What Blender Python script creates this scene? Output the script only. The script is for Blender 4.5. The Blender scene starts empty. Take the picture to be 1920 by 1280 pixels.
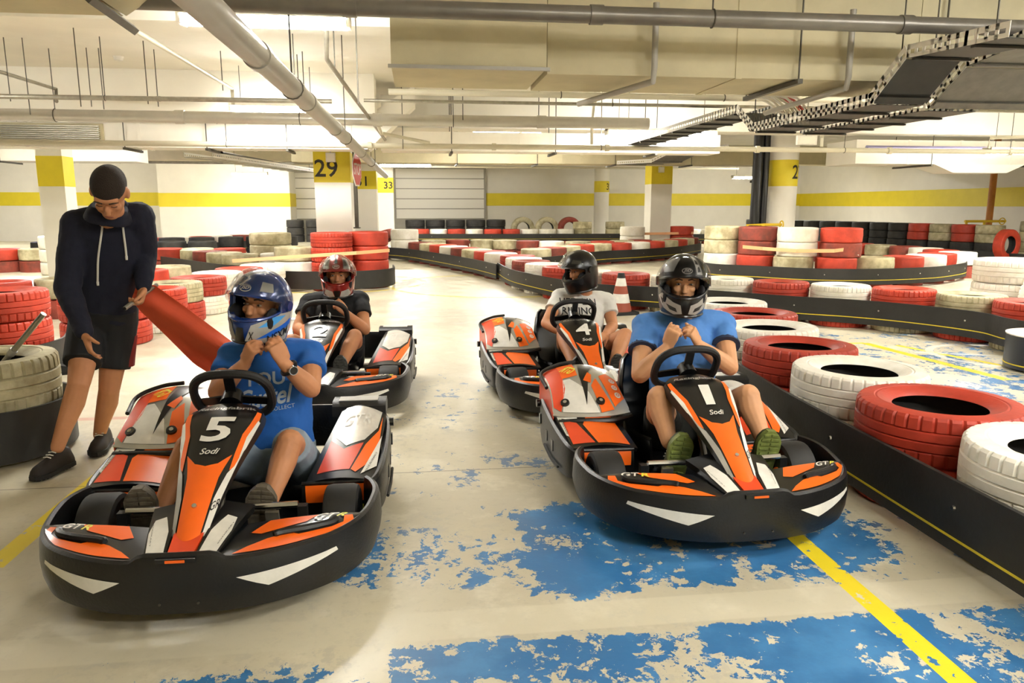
import bpy, bmesh, math, random
import numpy as np
from mathutils import Vector, Matrix
from mathutils.bvhtree import BVHTree
random.seed(7)
S = bpy.context.scene
COL = S.collection
PI = math.pi
V = Vector
# ------------------------------------------------------------------ camera
CAM_H, FPX, PITCH, YAW = 1.38, 1400.0, math.radians(10.3), math.radians(7.1)
cam = bpy.data.cameras.new('camera'); cam.sensor_width = 36.0; cam.lens = 36.0 * FPX / 1920.0
cam.clip_start = .05; cam.clip_end = 200
camo = bpy.data.objects.new('camera', cam); COL.objects.link(camo)
camo.location = (0, 0, CAM_H); camo.rotation_euler = (PI / 2 - PITCH, 0, -YAW)
S.camera = camo
# ------------------------------------------------------------------ world, exposure
w = bpy.data.worlds.new('world'); S.world = w; w.use_nodes = True
w.node_tree.nodes['Background'].inputs[0].default_value = (1.0, .95, .85, 1)
w.node_tree.nodes['Background'].inputs[1].default_value = 0.
S.view_settings.view_transform = 'Standard'; S.view_settings.look = 'None'
S.view_settings.gamma = 1.0; S.view_settings.use_curve_mapping = False
S.view_settings.exposure = 1.66
TUBE_POWER = 52.0        # emission strength of the fluorescent tubes
# ------------------------------------------------------------------ photo geometry helpers (real world distances)
_cp, _sp = math.cos(PITCH), math.sin(PITCH)
_fw = V((math.sin(YAW) * _cp, math.cos(YAW) * _cp, -_sp)); _rt = V((math.cos(YAW), -math.sin(YAW), 0)); _up = _rt.cross(_fw)
def ray(px, py): return _fw + _rt * ((px - 960) / FPX) + _up * ((640 - py) / FPX)
def G(px, py, z=0.0):
    r = ray(px, py); return V((0, 0, CAM_H)) + r * ((z - CAM_H) / r.z)
def atY(px, py, y):
    r = ray(px, py); return V((0, 0, CAM_H)) + r * (y / r.y)
# ------------------------------------------------------------------ materials
def lin(h):
    if isinstance(h, str):
        h = h.lstrip('#'); h = [int(h[i:i + 2], 16) / 255 for i in (0, 2, 4)]
        return tuple(((c + .055) / 1.055) ** 2.4 if c > .04045 else c / 12.92 for c in h)
    return tuple(h)
MATS = {}
def mat(name, col, rough=.5, metal=0., var=0., vscale=8., col2=None, bump=0., bscale=40., coat=0., spec=.5, objvar=0., emit=0., alpha=1., trans=0.):
    if name in MATS: return MATS[name]
    m = bpy.data.materials.new(name); m.use_nodes = True
    nt = m.node_tree; N = nt.nodes; L = nt.links; b = N['Principled BSDF']
    c = lin(col)
    b.inputs['Base Color'].default_value = (*c, 1); b.inputs['Roughness'].default_value = rough
    b.inputs['Metallic'].default_value = metal; b.inputs['Specular IOR Level'].default_value = spec
    b.inputs['Coat Weight'].default_value = coat
    if coat: b.inputs['Coat Roughness'].default_value = .12
    if trans: b.inputs['Transmission Weight'].default_value = trans; b.inputs['IOR'].default_value = 1.15
    if alpha < 1: b.inputs['Alpha'].default_value = alpha
    if emit:
        b.inputs['Emission Color'].default_value = (*c, 1); b.inputs['Emission Strength'].default_value = emit
    tc = None
    if var or bump or col2:
        tc = N.new('ShaderNodeTexCoord')
    out = None
    if var or col2:
        nz = N.new('ShaderNodeTexNoise'); nz.inputs['Scale'].default_value = vscale; nz.inputs['Detail'].default_value = 6; nz.inputs['Roughness'].default_value = .6
        L.new(tc.outputs['Object'], nz.inputs['Vector'])
        cr = N.new('ShaderNodeValToRGB')
        c2 = lin(col2) if col2 else tuple(x * (1 - var) for x in c)
        cr.color_ramp.elements[0].position = .38; cr.color_ramp.elements[0].color = (*c2, 1)
        cr.color_ramp.elements[1].position = .62; cr.color_ramp.elements[1].color = (*c, 1)
        L.new(nz.outputs['Fac'], cr.inputs['Fac']); out = cr.outputs['Color']
    if objvar:
        oi = N.new('ShaderNodeObjectInfo'); hs = N.new('ShaderNodeHueSaturation')
        mr = N.new('ShaderNodeMapRange'); mr.inputs['To Min'].default_value = 1 - objvar; mr.inputs['To Max'].default_value = 1 + objvar * .4
        L.new(oi.outputs['Random'], mr.inputs['Value']); L.new(mr.outputs['Result'], hs.inputs['Value'])
        if out: L.new(out, hs.inputs['Color'])
        else: hs.inputs['Color'].default_value = (*c, 1)
        out = hs.outputs['Color']
    if out: L.new(out, b.inputs['Base Color'])
    if bump:
        n2 = N.new('ShaderNodeTexNoise'); n2.inputs['Scale'].default_value = bscale; n2.inputs['Detail'].default_value = 5
        L.new(tc.outputs['Object'], n2.inputs['Vector'])
        bp = N.new('ShaderNodeBump'); bp.inputs['Strength'].default_value = bump; bp.inputs['Distance'].default_value = .01
        L.new(n2.outputs['Fac'], bp.inputs['Height']); L.new(bp.outputs['Normal'], b.inputs['Normal'])
    MATS[name] = m
    return m
M = dict(
    white_wall=mat('white wall paint', '#e9e5da', .7, var=.05, vscale=1.5, bump=.1, bscale=60),
    yellow=mat('yellow wall paint', '#e3cf2c', .55, var=.06, vscale=3),
    cream=mat('cream duct wrap', '#c9bf9d', .75, var=.12, vscale=2.5, bump=.15, bscale=12),
    white_duct=mat('white duct', '#f0ece0', .6, var=.06, vscale=2),
    ceil=mat('ceiling plaster', '#ebe7db', .85, var=.06, vscale=1.2, bump=.1, bscale=30),
    pvc=mat('grey pvc pipe', '#a5a196', .35, var=.08, vscale=4),
    steel=mat('galvanised steel', '#a9a598', .38, metal=.75, var=.2, vscale=14),
    dsteel=mat('dark steel', '#57534a', .5, metal=.5, var=.2, vscale=9),
    bsteel=mat('bright pipe steel', '#bdb9ae', .3, metal=.35, var=.08, vscale=6),
    p1steel=mat('grey brown pipe steel', '#7a756c', .35, metal=.4, var=.15, vscale=6),
    cpipe=mat('cream painted pipe', '#cfc9b4', .4, var=.06, vscale=5),
    black=mat('black plastic', '#161617', .38, var=.3, vscale=10, bump=.12, bscale=90),
    blackg=mat('gloss black plastic', '#0c0c0d', .3, coat=.25),
    rubber=mat('kart tyre rubber', '#1d1c1b', .65, var=.35, vscale=20),
    orange=mat('orange decal', '#ff6d14', .32, coat=.2, var=.05, vscale=8),
    dorange=mat('deep orange decal', '#e8491c', .34, coat=.2, var=.08, vscale=8),
    wdecal=mat('white decal', '#e7e4dc', .35, coat=.2, var=.1, vscale=18),
    sdecal=mat('silver grey decal', '#b9b7b2', .35, metal=.25, var=.2, vscale=8),
    ydecal=mat('yellow lettering', '#e3e04a', .4),
    chrome=mat('chrome', '#d0d0d0', .18, metal=1.),
    skin=mat('skin', '#c68a63', .55, var=.08, vscale=14, spec=.35),
    skin2=mat('pale skin', '#d39d74', .55, var=.08, vscale=14, spec=.35),
    belt=mat('black conveyor belt', '#232220', .48, var=.3, vscale=5, bump=.12, bscale=40),
    ystripe=mat('yellow barrier line', '#dcc62a', .5),
    t_red=mat('red painted tyre', '#c8412a', .55, col2='#b03824', vscale=6, objvar=.25, bump=.15, bscale=50),
    t_white=mat('white painted tyre', '#efebe0', .55, col2='#ddd7c6', vscale=5, objvar=.08, bump=.15, bscale=50),
    t_cream=mat('dirty cream tyre', '#cfc6a2', .65, col2='#9a8f6c', vscale=4, objvar=.18, bump=.15, bscale=50),
    t_dred=mat('dull red tyre', '#9c4334', .65, col2='#74382c', vscale=5, objvar=.2, bump=.15, bscale=50),
    t_black=mat('bare black tyre', '#3a3835', .7, col2='#2b2a28', vscale=6, objvar=.2, bump=.15, bscale=50),
)
# ------------------------------------------------------------------ mesh builder
def frame(d, up=(0, 0, 1)):
    d = V(d).normalized(); u = V(up)
    if abs(d.dot(u)) > .98: u = V((0, 1, 0)) if abs(d.y) < .9 else V((1, 0, 0))
    x = d.cross(u).normalized(); y = x.cross(d).normalized()
    return x, y
class MB:
    def __init__(s): s.v = []; s.f = []
    def add(s, vs, fs):
        o = len(s.v); s.v += [tuple(p) for p in vs]; s.f += [tuple(i + o for i in f) for f in fs]; return s
    def box(s, c, d, R=None):
        x, y, z = d[0] / 2, d[1] / 2, d[2] / 2
        vs = [V((sx * x, sy * y, sz * z)) for sz in (-1, 1) for sy in (-1, 1) for sx in (-1, 1)]
        if R is not None: vs = [R @ p for p in vs]
        c = V(c)
        return s.add([p + c for p in vs], [(0, 2, 3, 1), (4, 5, 7, 6), (0, 1, 5, 4), (2, 6, 7, 3), (0, 4, 6, 2), (1, 3, 7, 5)])
    def bx(s, x0, x1, y0, y1, z0, z1): return s.box(((x0 + x1) / 2, (y0 + y1) / 2, (z0 + z1) / 2), (abs(x1 - x0), abs(y1 - y0), abs(z1 - z0)))
    def loft(s, rings, cap=True, closed=True):
        n = len(rings[0]); vs = [p for r in rings for p in r]; fs = []
        for i in range(len(rings) - 1):
            for j in range(n if closed else n - 1):
                k = (j + 1) % n
                fs.append((i * n + j, i * n + k, (i + 1) * n + k, (i + 1) * n + j))
        if cap and closed:
            fs.append(tuple(reversed(range(n)))); fs.append(tuple(range((len(rings) - 1) * n, len(rings) * n)))
        return s.add(vs, fs)
    def cyl(s, a, b, r0, r1=None, n=12, cap=True):
        a, b = V(a), V(b); r1 = r0 if r1 is None else r1; x, y = frame(b - a)
        cs = [(math.cos(2 * PI * k / n), math.sin(2 * PI * k / n)) for k in range(n)]
        return s.loft([[a + x * (c * r0) + y * (q * r0) for c, q in cs], [b + x * (c * r1) + y * (q * r1) for c, q in cs]], cap)
    def tube(s, pts, r, n=8, closed=False):
        pts = [V(p) for p in pts]; m = len(pts); rings = []; px = None
        for i, p in enumerate(pts):
            if closed: d = pts[(i + 1) % m] - pts[i - 1]
            else: d = pts[min(i + 1, m - 1)] - pts[max(i - 1, 0)]
            d.normalize()
            if px is None: x, y = frame(d)
            else:
                x = (px - d * px.dot(d)).normalized(); y = d.cross(x)
                y = -y if False else y
            px = x; y = d.cross(x)
            rr = r[i] if isinstance(r, (list, tuple)) else r
            rings.append([p + x * (math.cos(2 * PI * k / n) * rr) + y * (math.sin(2 * PI * k / n) * rr) for k in range(n)])
        if closed:
            o = len(s.v); s.loft(rings, cap=False); b = (m - 1) * n + o
            for j in range(n): s.f.append((b + j, b + (j + 1) % n, o + (j + 1) % n, o + j))
            return s
        return s.loft(rings)
    def lathe(s, prof, n=24, c=(0, 0, 0), ax=None):
        # profile (r, h) closed loop around the axis
        c = V(c); R = ax if ax is not None else Matrix.Identity(3); m = len(prof); vs = []; fs = []
        for k in range(n):
            a = 2 * PI * k / n
            for r, h in prof: vs.append(c + R @ V((r * math.cos(a), r * math.sin(a), h)))
        for k in range(n):
            q = (k + 1) % n
            for j in range(m):
                i = (j + 1) % m
                fs.append((k * m + j, q * m + j, q * m + i, k * m + i))
        return s.add(vs, fs)
    def ell(s, c, r, R=None, nu=16, nv=10):
        c = V(c); vs = []; fs = []
        for i in range(nv + 1):
            t = PI * i / nv
            for j in range(nu):
                a = 2 * PI * j / nu
                p = V((r[0] * math.sin(t) * math.cos(a), r[1] * math.sin(t) * math.sin(a), r[2] * math.cos(t)))
                if R is not None: p = R @ p
                vs.append(c + p)
        for i in range(nv):
            for j in range(nu):
                k = (j + 1) % nu
                fs.append((i * nu + j, (i + 1) * nu + j, (i + 1) * nu + k, i * nu + k))
        return s.add(vs, fs)
    def prism(s, pts, d):
        # polygon of 3D points extruded by vector d
        n = len(pts); d = V(d); vs = [V(p) for p in pts] + [V(p) + d for p in pts]
        fs = [tuple(reversed(range(n))), tuple(range(n, 2 * n))] + [(i, (i + 1) % n, n + (i + 1) % n, n + i) for i in range(n)]
        return s.add(vs, fs)
    def mesh(s, name, mt, smooth=35):
        me = bpy.data.meshes.new(name); me.from_pydata(s.v, [], s.f); me.validate(); 
        bm = bmesh.new(); bm.from_mesh(me); bmesh.ops.recalc_face_normals(bm, faces=bm.faces); bm.to_mesh(me); bm.free()
        if smooth:
            me.polygons.foreach_set('use_smooth', [True] * len(me.polygons)); me.set_sharp_from_angle(angle=math.radians(smooth))
        me.materials.append(M[mt] if isinstance(mt, str) else mt); me.update()
        return me
    def build(s, name, mt, parent=None, smooth=35):
        return link(name, s.mesh(name, mt, smooth), parent)
def link(name, me, parent=None):
    o = bpy.data.objects.new(name, me); COL.objects.link(o)
    if parent is not None: o.parent = parent
    return o
def tag(o, label=None, cat=None, group=None, kind=None):
    if label: o['label'] = label
    if cat: o['category'] = cat
    if group: o['group'] = group
    if kind: o['kind'] = kind
    return o
def thing(name, label, cat, loc=(0, 0, 0), rz=0., group=None):
    o = bpy.data.objects.new(name, None); COL.objects.link(o); o.location = loc; o.rotation_euler = (0, 0, rz); o.empty_display_size = .1
    return tag(o, label, cat, group)
def catmull(pts, n=8):
    P = [V(p) for p in pts]; P = [P[0] * 2 - P[1]] + P + [P[-1] * 2 - P[-2]]; out = []
    for i in range(1, len(P) - 2):
        for k in range(n):
            t = k / n; a, b, c, d = P[i - 1], P[i], P[i + 1], P[i + 2]
            out.append(.5 * ((2 * b) + (c - a) * t + (2 * a - 5 * b + 4 * c - d) * t * t + (3 * b - a - 3 * c + d) * t ** 3))
    out.append(P[-2]); return out
def interp(t, tab):
    # piecewise linear table [(t, value)], value number or tuple
    if t <= tab[0][0]: return tab[0][1]
    for (a, va), (b, vb) in zip(tab, tab[1:]):
        if t <= b:
            k = (t - a) / (b - a)
            return tuple(x + (y - x) * k for x, y in zip(va, vb)) if isinstance(va, tuple) else va + (vb - va) * k
    return tab[-1][1]
# ------------------------------------------------------------------ lettering as flat 2D meshes
def text2d(s, size=1., bold=0., shear=0., space=1.):
    cu = bpy.data.curves.new('lettering', 'FONT'); cu.body = s; cu.size = size; cu.offset = bold; cu.shear = shear; cu.space_character = space
    cu.align_x = 'CENTER'; cu.align_y = 'CENTER'; cu.resolution_u = 3
    o = bpy.data.objects.new('lettering', cu); COL.objects.link(o)
    dg = bpy.context.evaluated_depsgraph_get(); me = bpy.data.meshes.new_from_object(o.evaluated_get(dg))
    vs = [(v.co.x, v.co.y) for v in me.vertices]; fs = [tuple(p.vertices) for p in me.polygons]
    bpy.data.objects.remove(o); bpy.data.meshes.remove(me); bpy.data.curves.remove(cu)
    xs = [a for a, b in vs]; ys = [b for a, b in vs]; cx = (min(xs) + max(xs)) / 2; cy = (min(ys) + max(ys)) / 2
    wd = max(xs) - min(xs); ht = max(ys) - min(ys)
    return [((a - cx) / wd, (b - cy) / ht) for a, b in vs], fs, wd / ht
def cutgrid(vs2, fs, step):
    bm = bmesh.new(); bv = [bm.verts.new((a, b, 0)) for a, b in vs2]
    for f in fs:
        try: bm.faces.new([bv[i] for i in f])
        except ValueError: pass
    for ax in (0, 1):
        q = [p[ax] for p in vs2]; lo, hi = min(q), max(q); k = math.floor(lo / step) + 1
        while k * step < hi:
            co = (k * step, 0, 0) if ax == 0 else (0, k * step, 0); no = (1, 0, 0) if ax == 0 else (0, 1, 0)
            bmesh.ops.bisect_plane(bm, geom=bm.verts[:] + bm.edges[:] + bm.faces[:], plane_co=co, plane_no=no, dist=1e-6); k += 1
    bmesh.ops.triangulate(bm, faces=[f for f in bm.faces if len(f.verts) > 4])
    bm.verts.index_update()
    v = [(p.co.x, p.co.y) for p in bm.verts]; f = [tuple(x.index for x in q.verts) for q in bm.faces]; bm.free()
    return v, f
def poly2d(pts): return [tuple(p) for p in pts], [tuple(range(len(pts)))]
def project(name, v2f, org, U, Vv, target, mt, parent=None, off=.003, step=.03):
    """lay flat lettering or a flat shape onto a mesh (all in the same local space) along -U x V"""
    v2, f = cutgrid(*v2f, step); org, U, Vv = V(org), V(U).normalized(), V(Vv).normalized(); D = U.cross(Vv).normalized()
    me = target.data; bv = BVHTree.FromPolygons([v.co for v in me.vertices], [tuple(p.vertices) for p in me.polygons])
    out = []; ok = []
    for a, b in v2:
        h = bv.ray_cast(org + U * a + Vv * b + D * .6, -D, 1.4)
        ok.append(h[0] is not None); out.append(h[0] + D * off if h[0] is not None else V((0, 0, 0)))
    mb = MB(); mb.v = [tuple(p) for p in out]; mb.f = [q for q in f if all(ok[i] for i in q)]
    used = sorted({i for q in mb.f for i in q}); ix = {i: k for k, i in enumerate(used)}
    mb.v = [mb.v[i] for i in used]; mb.f = [tuple(ix[i] for i in q) for q in mb.f]
    return mb.build(name, mt, parent if parent is not None else target, smooth=60)
class Patch:
    """a curved sheet S(u, v), u and v in 0..1; decals are placed in u, v"""
    def __init__(s, fn, flip=False): s.fn = lambda u, v: V(fn(u, v)); s.flip = flip
    def nrm(s, u, v):
        e = .004; n = (s.fn(u + e, v) - s.fn(u - e, v)).cross(s.fn(u, v + e) - s.fn(u, v - e))
        n.normalize(); return -n if s.flip else n
    def sheet(s, name, mt, parent, nu=14, nv=14, thick=.008):
        mb = MB(); g = [[s.fn(i / nu, j / nv) for j in range(nv + 1)] for i in range(nu + 1)]
        h = [[s.fn(i / nu, j / nv) - s.nrm(i / nu, j / nv) * thick for j in range(nv + 1)] for i in range(nu + 1)]
        k = lambda i, j: i * (nv + 1) + j
        o = (nu + 1) * (nv + 1); vs = [p for r in g for p in r] + [p for r in h for p in r]; fs = []
        for i in range(nu):
            for j in range(nv):
                fs.append((k(i, j), k(i + 1, j), k(i + 1, j + 1), k(i, j + 1))); fs.append((o + k(i, j), o + k(i, j + 1), o + k(i + 1, j + 1), o + k(i + 1, j)))
        for i in range(nu):
            for j in (0, nv): fs.append((k(i, j), k(i + 1, j), o + k(i + 1, j), o + k(i, j)))
        for j in range(nv):
            for i in (0, nu): fs.append((k(i, j), k(i, j + 1), o + k(i, j + 1), o + k(i, j)))
        mb.add(vs, fs); return mb.build(name, mt, parent, 40)
    def decal(s, name, v2f, mt, parent, off=.003, step=.08):
        v2, f = cutgrid(*v2f, step); mb = MB(); mb.add([s.fn(a, b) + s.nrm(a, b) * off for a, b in v2], f)
        return mb.build(name, mt, parent, 60)
    def text(s, name, body, c, du, dv, mt, parent, off=.005, bold=0., shear=0., rot=0., step=.06, mirror=False):
        v2, f, _ = text2d(body, 1., bold, shear)
        ca, sa = math.cos(rot), math.sin(rot); out = []
        for a, b in v2:
            if mirror: a = -a
            x, y = a * du, b * dv
            out.append((c[0] + x * ca - y * sa, c[1] + x * sa + y * ca))
        return s.decal(name, (out, f), mt, parent, off, step)
ORD = ['first', 'second', 'third', 'fourth', 'fifth', 'sixth', 'seventh', 'eighth', 'ninth', 'tenth', 'eleventh', 'twelfth', 'thirteenth', 'fourteenth', 'fifteenth', 'sixteenth', 'seventeenth', 'eighteenth', 'nineteenth', 'twentieth']
ORD += ['twenty-' + o for o in ORD[:9]] + ['thirtieth'] + ['thirty-' + o for o in ORD[:9]] + ['fortieth'] + ['forty-' + o for o in ORD[:9]]
def atX(px, py, x):
    r = ray(px, py); return V((0, 0, CAM_H)) + r * (x / r.x)
# ------------------------------------------------------------------ floor material
def floor_mat():
    m = bpy.data.materials.new('painted concrete floor'); m.use_nodes = True; nt = m.node_tree; N = nt.nodes; L = nt.links; b = N['Principled BSDF']
    tc = N.new('ShaderNodeTexCoord'); sp = N.new('ShaderNodeSeparateXYZ'); L.new(tc.outputs['Object'], sp.inputs[0]); X, Y = sp.outputs[0], sp.outputs[1]
    def mth(op, a, b_=None, c=None):
        n = N.new('ShaderNodeMath'); n.operation = op
        for i, q in enumerate((a, b_, c)):
            if q is None: continue
            if isinstance(q, (int, float)): n.inputs[i].default_value = q
            else: L.new(q, n.inputs[i])
        return n.outputs[0]
    def noise(scale, detail=6, rough=.6, dist=0., off=(0, 0, 0), sc=(1, 1, 1)):
        mp = N.new('ShaderNodeMapping'); mp.inputs['Location'].default_value = off; mp.inputs['Scale'].default_value = sc; L.new(tc.outputs['Object'], mp.inputs[0])
        n = N.new('ShaderNodeTexNoise'); n.noise_dimensions = '2D'; n.inputs['Scale'].default_value = scale; n.inputs['Detail'].default_value = detail; n.inputs['Roughness'].default_value = rough; n.inputs['Distortion'].default_value = dist
        L.new(mp.outputs[0], n.inputs['Vector']); return n.outputs['Fac']
    def sm(v, a, c):
        n = N.new('ShaderNodeMapRange'); n.interpolation_type = 'SMOOTHSTEP'; L.new(v, n.inputs['Value']) if not isinstance(v, (int, float)) else None
        n.inputs['From Min'].default_value = a; n.inputs['From Max'].default_value = c; return n.outputs['Result']
    def box(x0, x1, y0, y1, s=.12):
        return mth('MULTIPLY', mth('MULTIPLY', sm(X, x0 - s, x0 + s), mth('SUBTRACT', 1., sm(X, x1 - s, x1 + s))), mth('MULTIPLY', sm(Y, y0 - s, y0 + s), mth('SUBTRACT', 1., sm(Y, y1 - s, y1 + s))))
    def line(p0, p1, wd):
        dx, dy = p1[0] - p0[0], p1[1] - p0[1]; l = math.hypot(dx, dy); dx /= l; dy /= l
        t = mth('ADD', mth('MULTIPLY', mth('SUBTRACT', X, p0[0]), dx), mth('MULTIPLY', mth('SUBTRACT', Y, p0[1]), dy))
        d = mth('ABSOLUTE', mth('SUBTRACT', mth('MULTIPLY', mth('SUBTRACT', X, p0[0]), dy), mth('MULTIPLY', mth('SUBTRACT', Y, p0[1]), dx)))
        return mth('MULTIPLY', mth('LESS_THAN', d, wd / 2), mth('MULTIPLY', mth('GREATER_THAN', t, 0.), mth('LESS_THAN', t, l)))
    def ring(c, r, wd):
        d = mth('SQRT', mth('ADD', mth('POWER', mth('SUBTRACT', X, c[0]), 2.), mth('POWER', mth('SUBTRACT', Y, c[1]), 2.)))
        return mth('LESS_THAN', mth('ABSOLUTE', mth('SUBTRACT', d, r)), wd / 2)
    def mx(f, a, b_):
        n = N.new('ShaderNodeMix'); n.data_type = 'RGBA'; L.new(f, n.inputs['Factor']) if not isinstance(f, float) else None
        for k, q in ((6, a), (7, b_)):
            if isinstance(q, tuple): n.inputs[k].default_value = (*q, 1)
            else: L.new(q, n.inputs[k])
        return n.outputs[2]
    big = noise(.55, 3, .55); mid = noise(3.2, 5, .65); fine = noise(22, 4, .7)
    base = mx(sm(big, .35, .65), lin('#b9b19b'), lin('#d3cbb3'))
    base = mx(mth('MULTIPLY', sm(mid, .5, .72), .35), base, lin('#e8e2cf'))
    base = mx(mth('MULTIPLY', sm(fine, .52, .75), .18), base, lin('#8a8474'))
    # old worn grey scuffs where paint came off
    scuff = mth('MULTIPLY', sm(noise(11, 6, .75, 0., (3, 1, 0)), .52, .62), sm(noise(1.1, 4, .5, 0, (9, 4, 0)), .45, .62))
    base = mx(mth('MULTIPLY', scuff, .38), base, lin('#a3a29b'))
    # blue bay paint: density field against a flake noise
    dens = box(.30, 1.95, 2.40, 3.30, .16)
    for bx_, k in (((-.45, .5, 2.50, 3.05, .14), .70), ((-.15, 2.3, 1.0, 2.20, .05), .92), ((-1.1, .1, 1.0, 2.16, .08), .66), ((1.62, 2.3, 2.3, 3.0, .12), .45),
                   ((3.1, 7.5, 4.6, 7.6, .2), .62), ((-.5, .9, 3.4, 6.5, .4), .40), ((3.4, 9., 1.0, 4.4, .2), .6)):
        dens = mth('MAXIMUM', dens, mth('MULTIPLY', box(*bx_), k))
    fl = mth('ADD', mth('MULTIPLY', noise(5.0, 7, .70, .2, (1.7, .4, 0)), .46), mth('ADD', mth('MULTIPLY', noise(17, 5, .72, .3, (7, 3, 0)), .32), mth('MULTIPLY', noise(1.5, 4, .5, 0, (5, 2, 0)), .22)))
    flk = mth('SUBTRACT', mth('ADD', .34, mth('MULTIPLY', dens, .215)), fl)
    blue = mth('MULTIPLY', sm(flk, 0., .008), mth('GREATER_THAN', dens, .02))
    strip = box(-3, 8, 2.215, 2.385, .006)
    blue = mth('MULTIPLY', blue, mth('SUBTRACT', 1., mth('MULTIPLY', strip, .97)))
    bluec = mx(sm(mid, .4, .7), lin('#306a9f'), lin('#427fb4'))
    bluec = mx(mth('MULTIPLY', mth('LESS_THAN', dens, .5), .55), bluec, lin('#7b8596'))
    col = mx(blue, base, bluec)
    col = mx(mth('MULTIPLY', strip, .5), col, lin('#cfc8b2'))
    # lines
    ywear = mth('LESS_THAN', noise(14, 4, .7, 0, (4, 4, 0)), .64)
    yl = line((1.56, -2), (1.56, 4.6), .085)
    for a in (((-1.67, -2), (-1.67, 5.), .09), ((4.5, 7.0), (4.69, 5.32), .10), ((4.75, 6.85), (5.1, 5.72), .07), ((4.5, 7.0), (3.5, 7.05), .06)):
        yl = mth('MAXIMUM', yl, line(*a))
    for c, r in (((-1.46, 13.8), 1.55), ((1.4, 13.2), 1.9), ):
        yl = mth('MAXIMUM', yl, mth('MULTIPLY', ring(c, r, .10), .8))
    col = mx(mth('MULTIPLY', yl, ywear), col, lin('#e6cf2a'))
    wl = mth('MAXIMUM', ring((5.35, 6.25), .55, .07), line((4.7, 6.5), (5.9, 6.0), .07))
    col = mx(mth('MULTIPLY', mth('MULTIPLY', wl, ywear), .7), col, lin('#d8d8d2'))
    col = mx(mth('MULTIPLY', line((-6, 5.05), (-1.1, 5.05), .07), .5), col, lin('#b5564a'))
    # red paint at the foot of the right hand barrier
    col = mx(mth('MULTIPLY', mth('MAXIMUM', line((2.9, 10.4), (6.4, 6.3), .16), line((2.0, 11.6), (2.9, 10.4), .14)), .55), col, lin('#a8443a'))
    joint = mth('LESS_THAN', mth('ABSOLUTE', mth('SUBTRACT', Y, 3.78)), .004)
    joint = mth('MAXIMUM', joint, mth('LESS_THAN', mth('ABSOLUTE', mth('SUBTRACT', Y, 9.4)), .005))
    col = mx(mth('MULTIPLY', joint, .75), col, lin('#4c473c'))
    L.new(col, b.inputs['Base Color'])
    rg = mth('ADD', .30, mth('MULTIPLY', sm(mid, .3, .7), .2)); L.new(rg, b.inputs['Roughness'])
    bp = N.new('ShaderNodeBump'); bp.inputs['Strength'].default_value = .12; bp.inputs['Distance'].default_value = .003
    L.new(noise(30, 2, .6), bp.inputs['Height']); L.new(bp.outputs['Normal'], b.inputs['Normal'])
    return m
M['floor'] = floor_mat()
# ------------------------------------------------------------------ room shell
RX0, RX1, RY0, RY1, RZ = -22., 16.9, -6., 32., 3.3
def struct(name, mb, mt, parent=None, smooth=0):
    o = mb.build(name, mt, parent, smooth)
    if parent is None: tag(o, kind='structure')
    return o
tag(struct('floor', MB().bx(RX0 - .3, RX1 + .3, RY0 - .3, RY1 + .3, -.2, 0), 'floor'), 'worn concrete floor with flaking blue bay paint and yellow lines', 'floor')
tag(struct('ceiling', MB().bx(RX0 - .3, RX1 + .3, RY0 - .3, RY1 + .3, RZ, RZ + .2), 'ceil'), 'pale plastered garage ceiling slab behind the pipes', 'ceiling')
for nm, a, bnd, lb in (('wall_back', (RX0, RX1, RY1, RY1 + .3, 0, RZ), (RX0, RX1, RY1 - .006, RY1, 1.38, 1.90), 'white far wall with a yellow band at eye height'),
                       ('wall_right', (RX1, RX1 + .3, RY0, RY1, 0, RZ), (RX1 - .006, RX1, RY0, RY1, 1.36, 1.90), 'white right hand wall with a yellow band'),
                       ('wall_left', (RX0 - .3, RX0, RY0, RY1, 0, RZ), (RX0, RX0 + .006, RY0, RY1, 1.38, 1.90), 'white left hand wall with a yellow band'),
                       ('wall_front', (RX0, RX1, RY0 - .3, RY0, 0, RZ), (RX0, RX1, RY0, RY0 + .006, 1.38, 1.90), 'white wall behind the viewer')):
    wo = struct(nm, MB().bx(*a), 'white_wall'); tag(wo, lb, 'wall')
    MB().bx(*bnd).build('yellow_band', 'yellow', wo, 0)
# wall projection behind the steward's shoulder
p0 = atY(300, 400, 30.4); p1 = atY(545, 400, 30.4)
wo = struct('wall_back.001', MB().bx(p0.x, p1.x, 30.4, 31.99, 0, RZ - .01), 'white_wall'); tag(wo, 'white wall block projecting beside the left shutter', 'wall')
MB().bx(p0.x - .005, p1.x + .005, 30.394, 31.9, 1.34, 1.86).build('yellow_band', 'yellow', wo, 0)
# shutters
def shutter(name, pxa, pxb, y, z0, z1, label):
    a = atY(pxa, 400, y).x; b = atY(pxb, 400, y).x
    mb = MB(); mb.bx(a - .08, a, y - .06, y, 0, z1 + .1).bx(b, b + .08, y - .06, y, 0, z1 + .1).bx(a, b, y - .06, y, z1, z1 + .1).bx(a, b, y - .05, y, 0, z0)
    mb.bx(a, b, y - .012, y, z0, z1); o = struct(name, mb, 'pvc'); tag(o, label, 'door')
    n = 5; h = (z1 - z0) / n
    for k in range(n):
        MB().bx(a + .01, b - .01, y - .05, y - .005, z0 + k * h + .018, z0 + (k + 1) * h - .018).build('panel', mat('bright shutter white', '#f2efe6', .5), o, 0)
shutter('door_1', 743, 908, 31.93, .84, 2.90, 'wide white sectional shutter in the far wall')
shutter('door_2', 548, 598, 31.93, .84, 2.90, 'narrow white sectional shutter left of the number 29 column')
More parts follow.
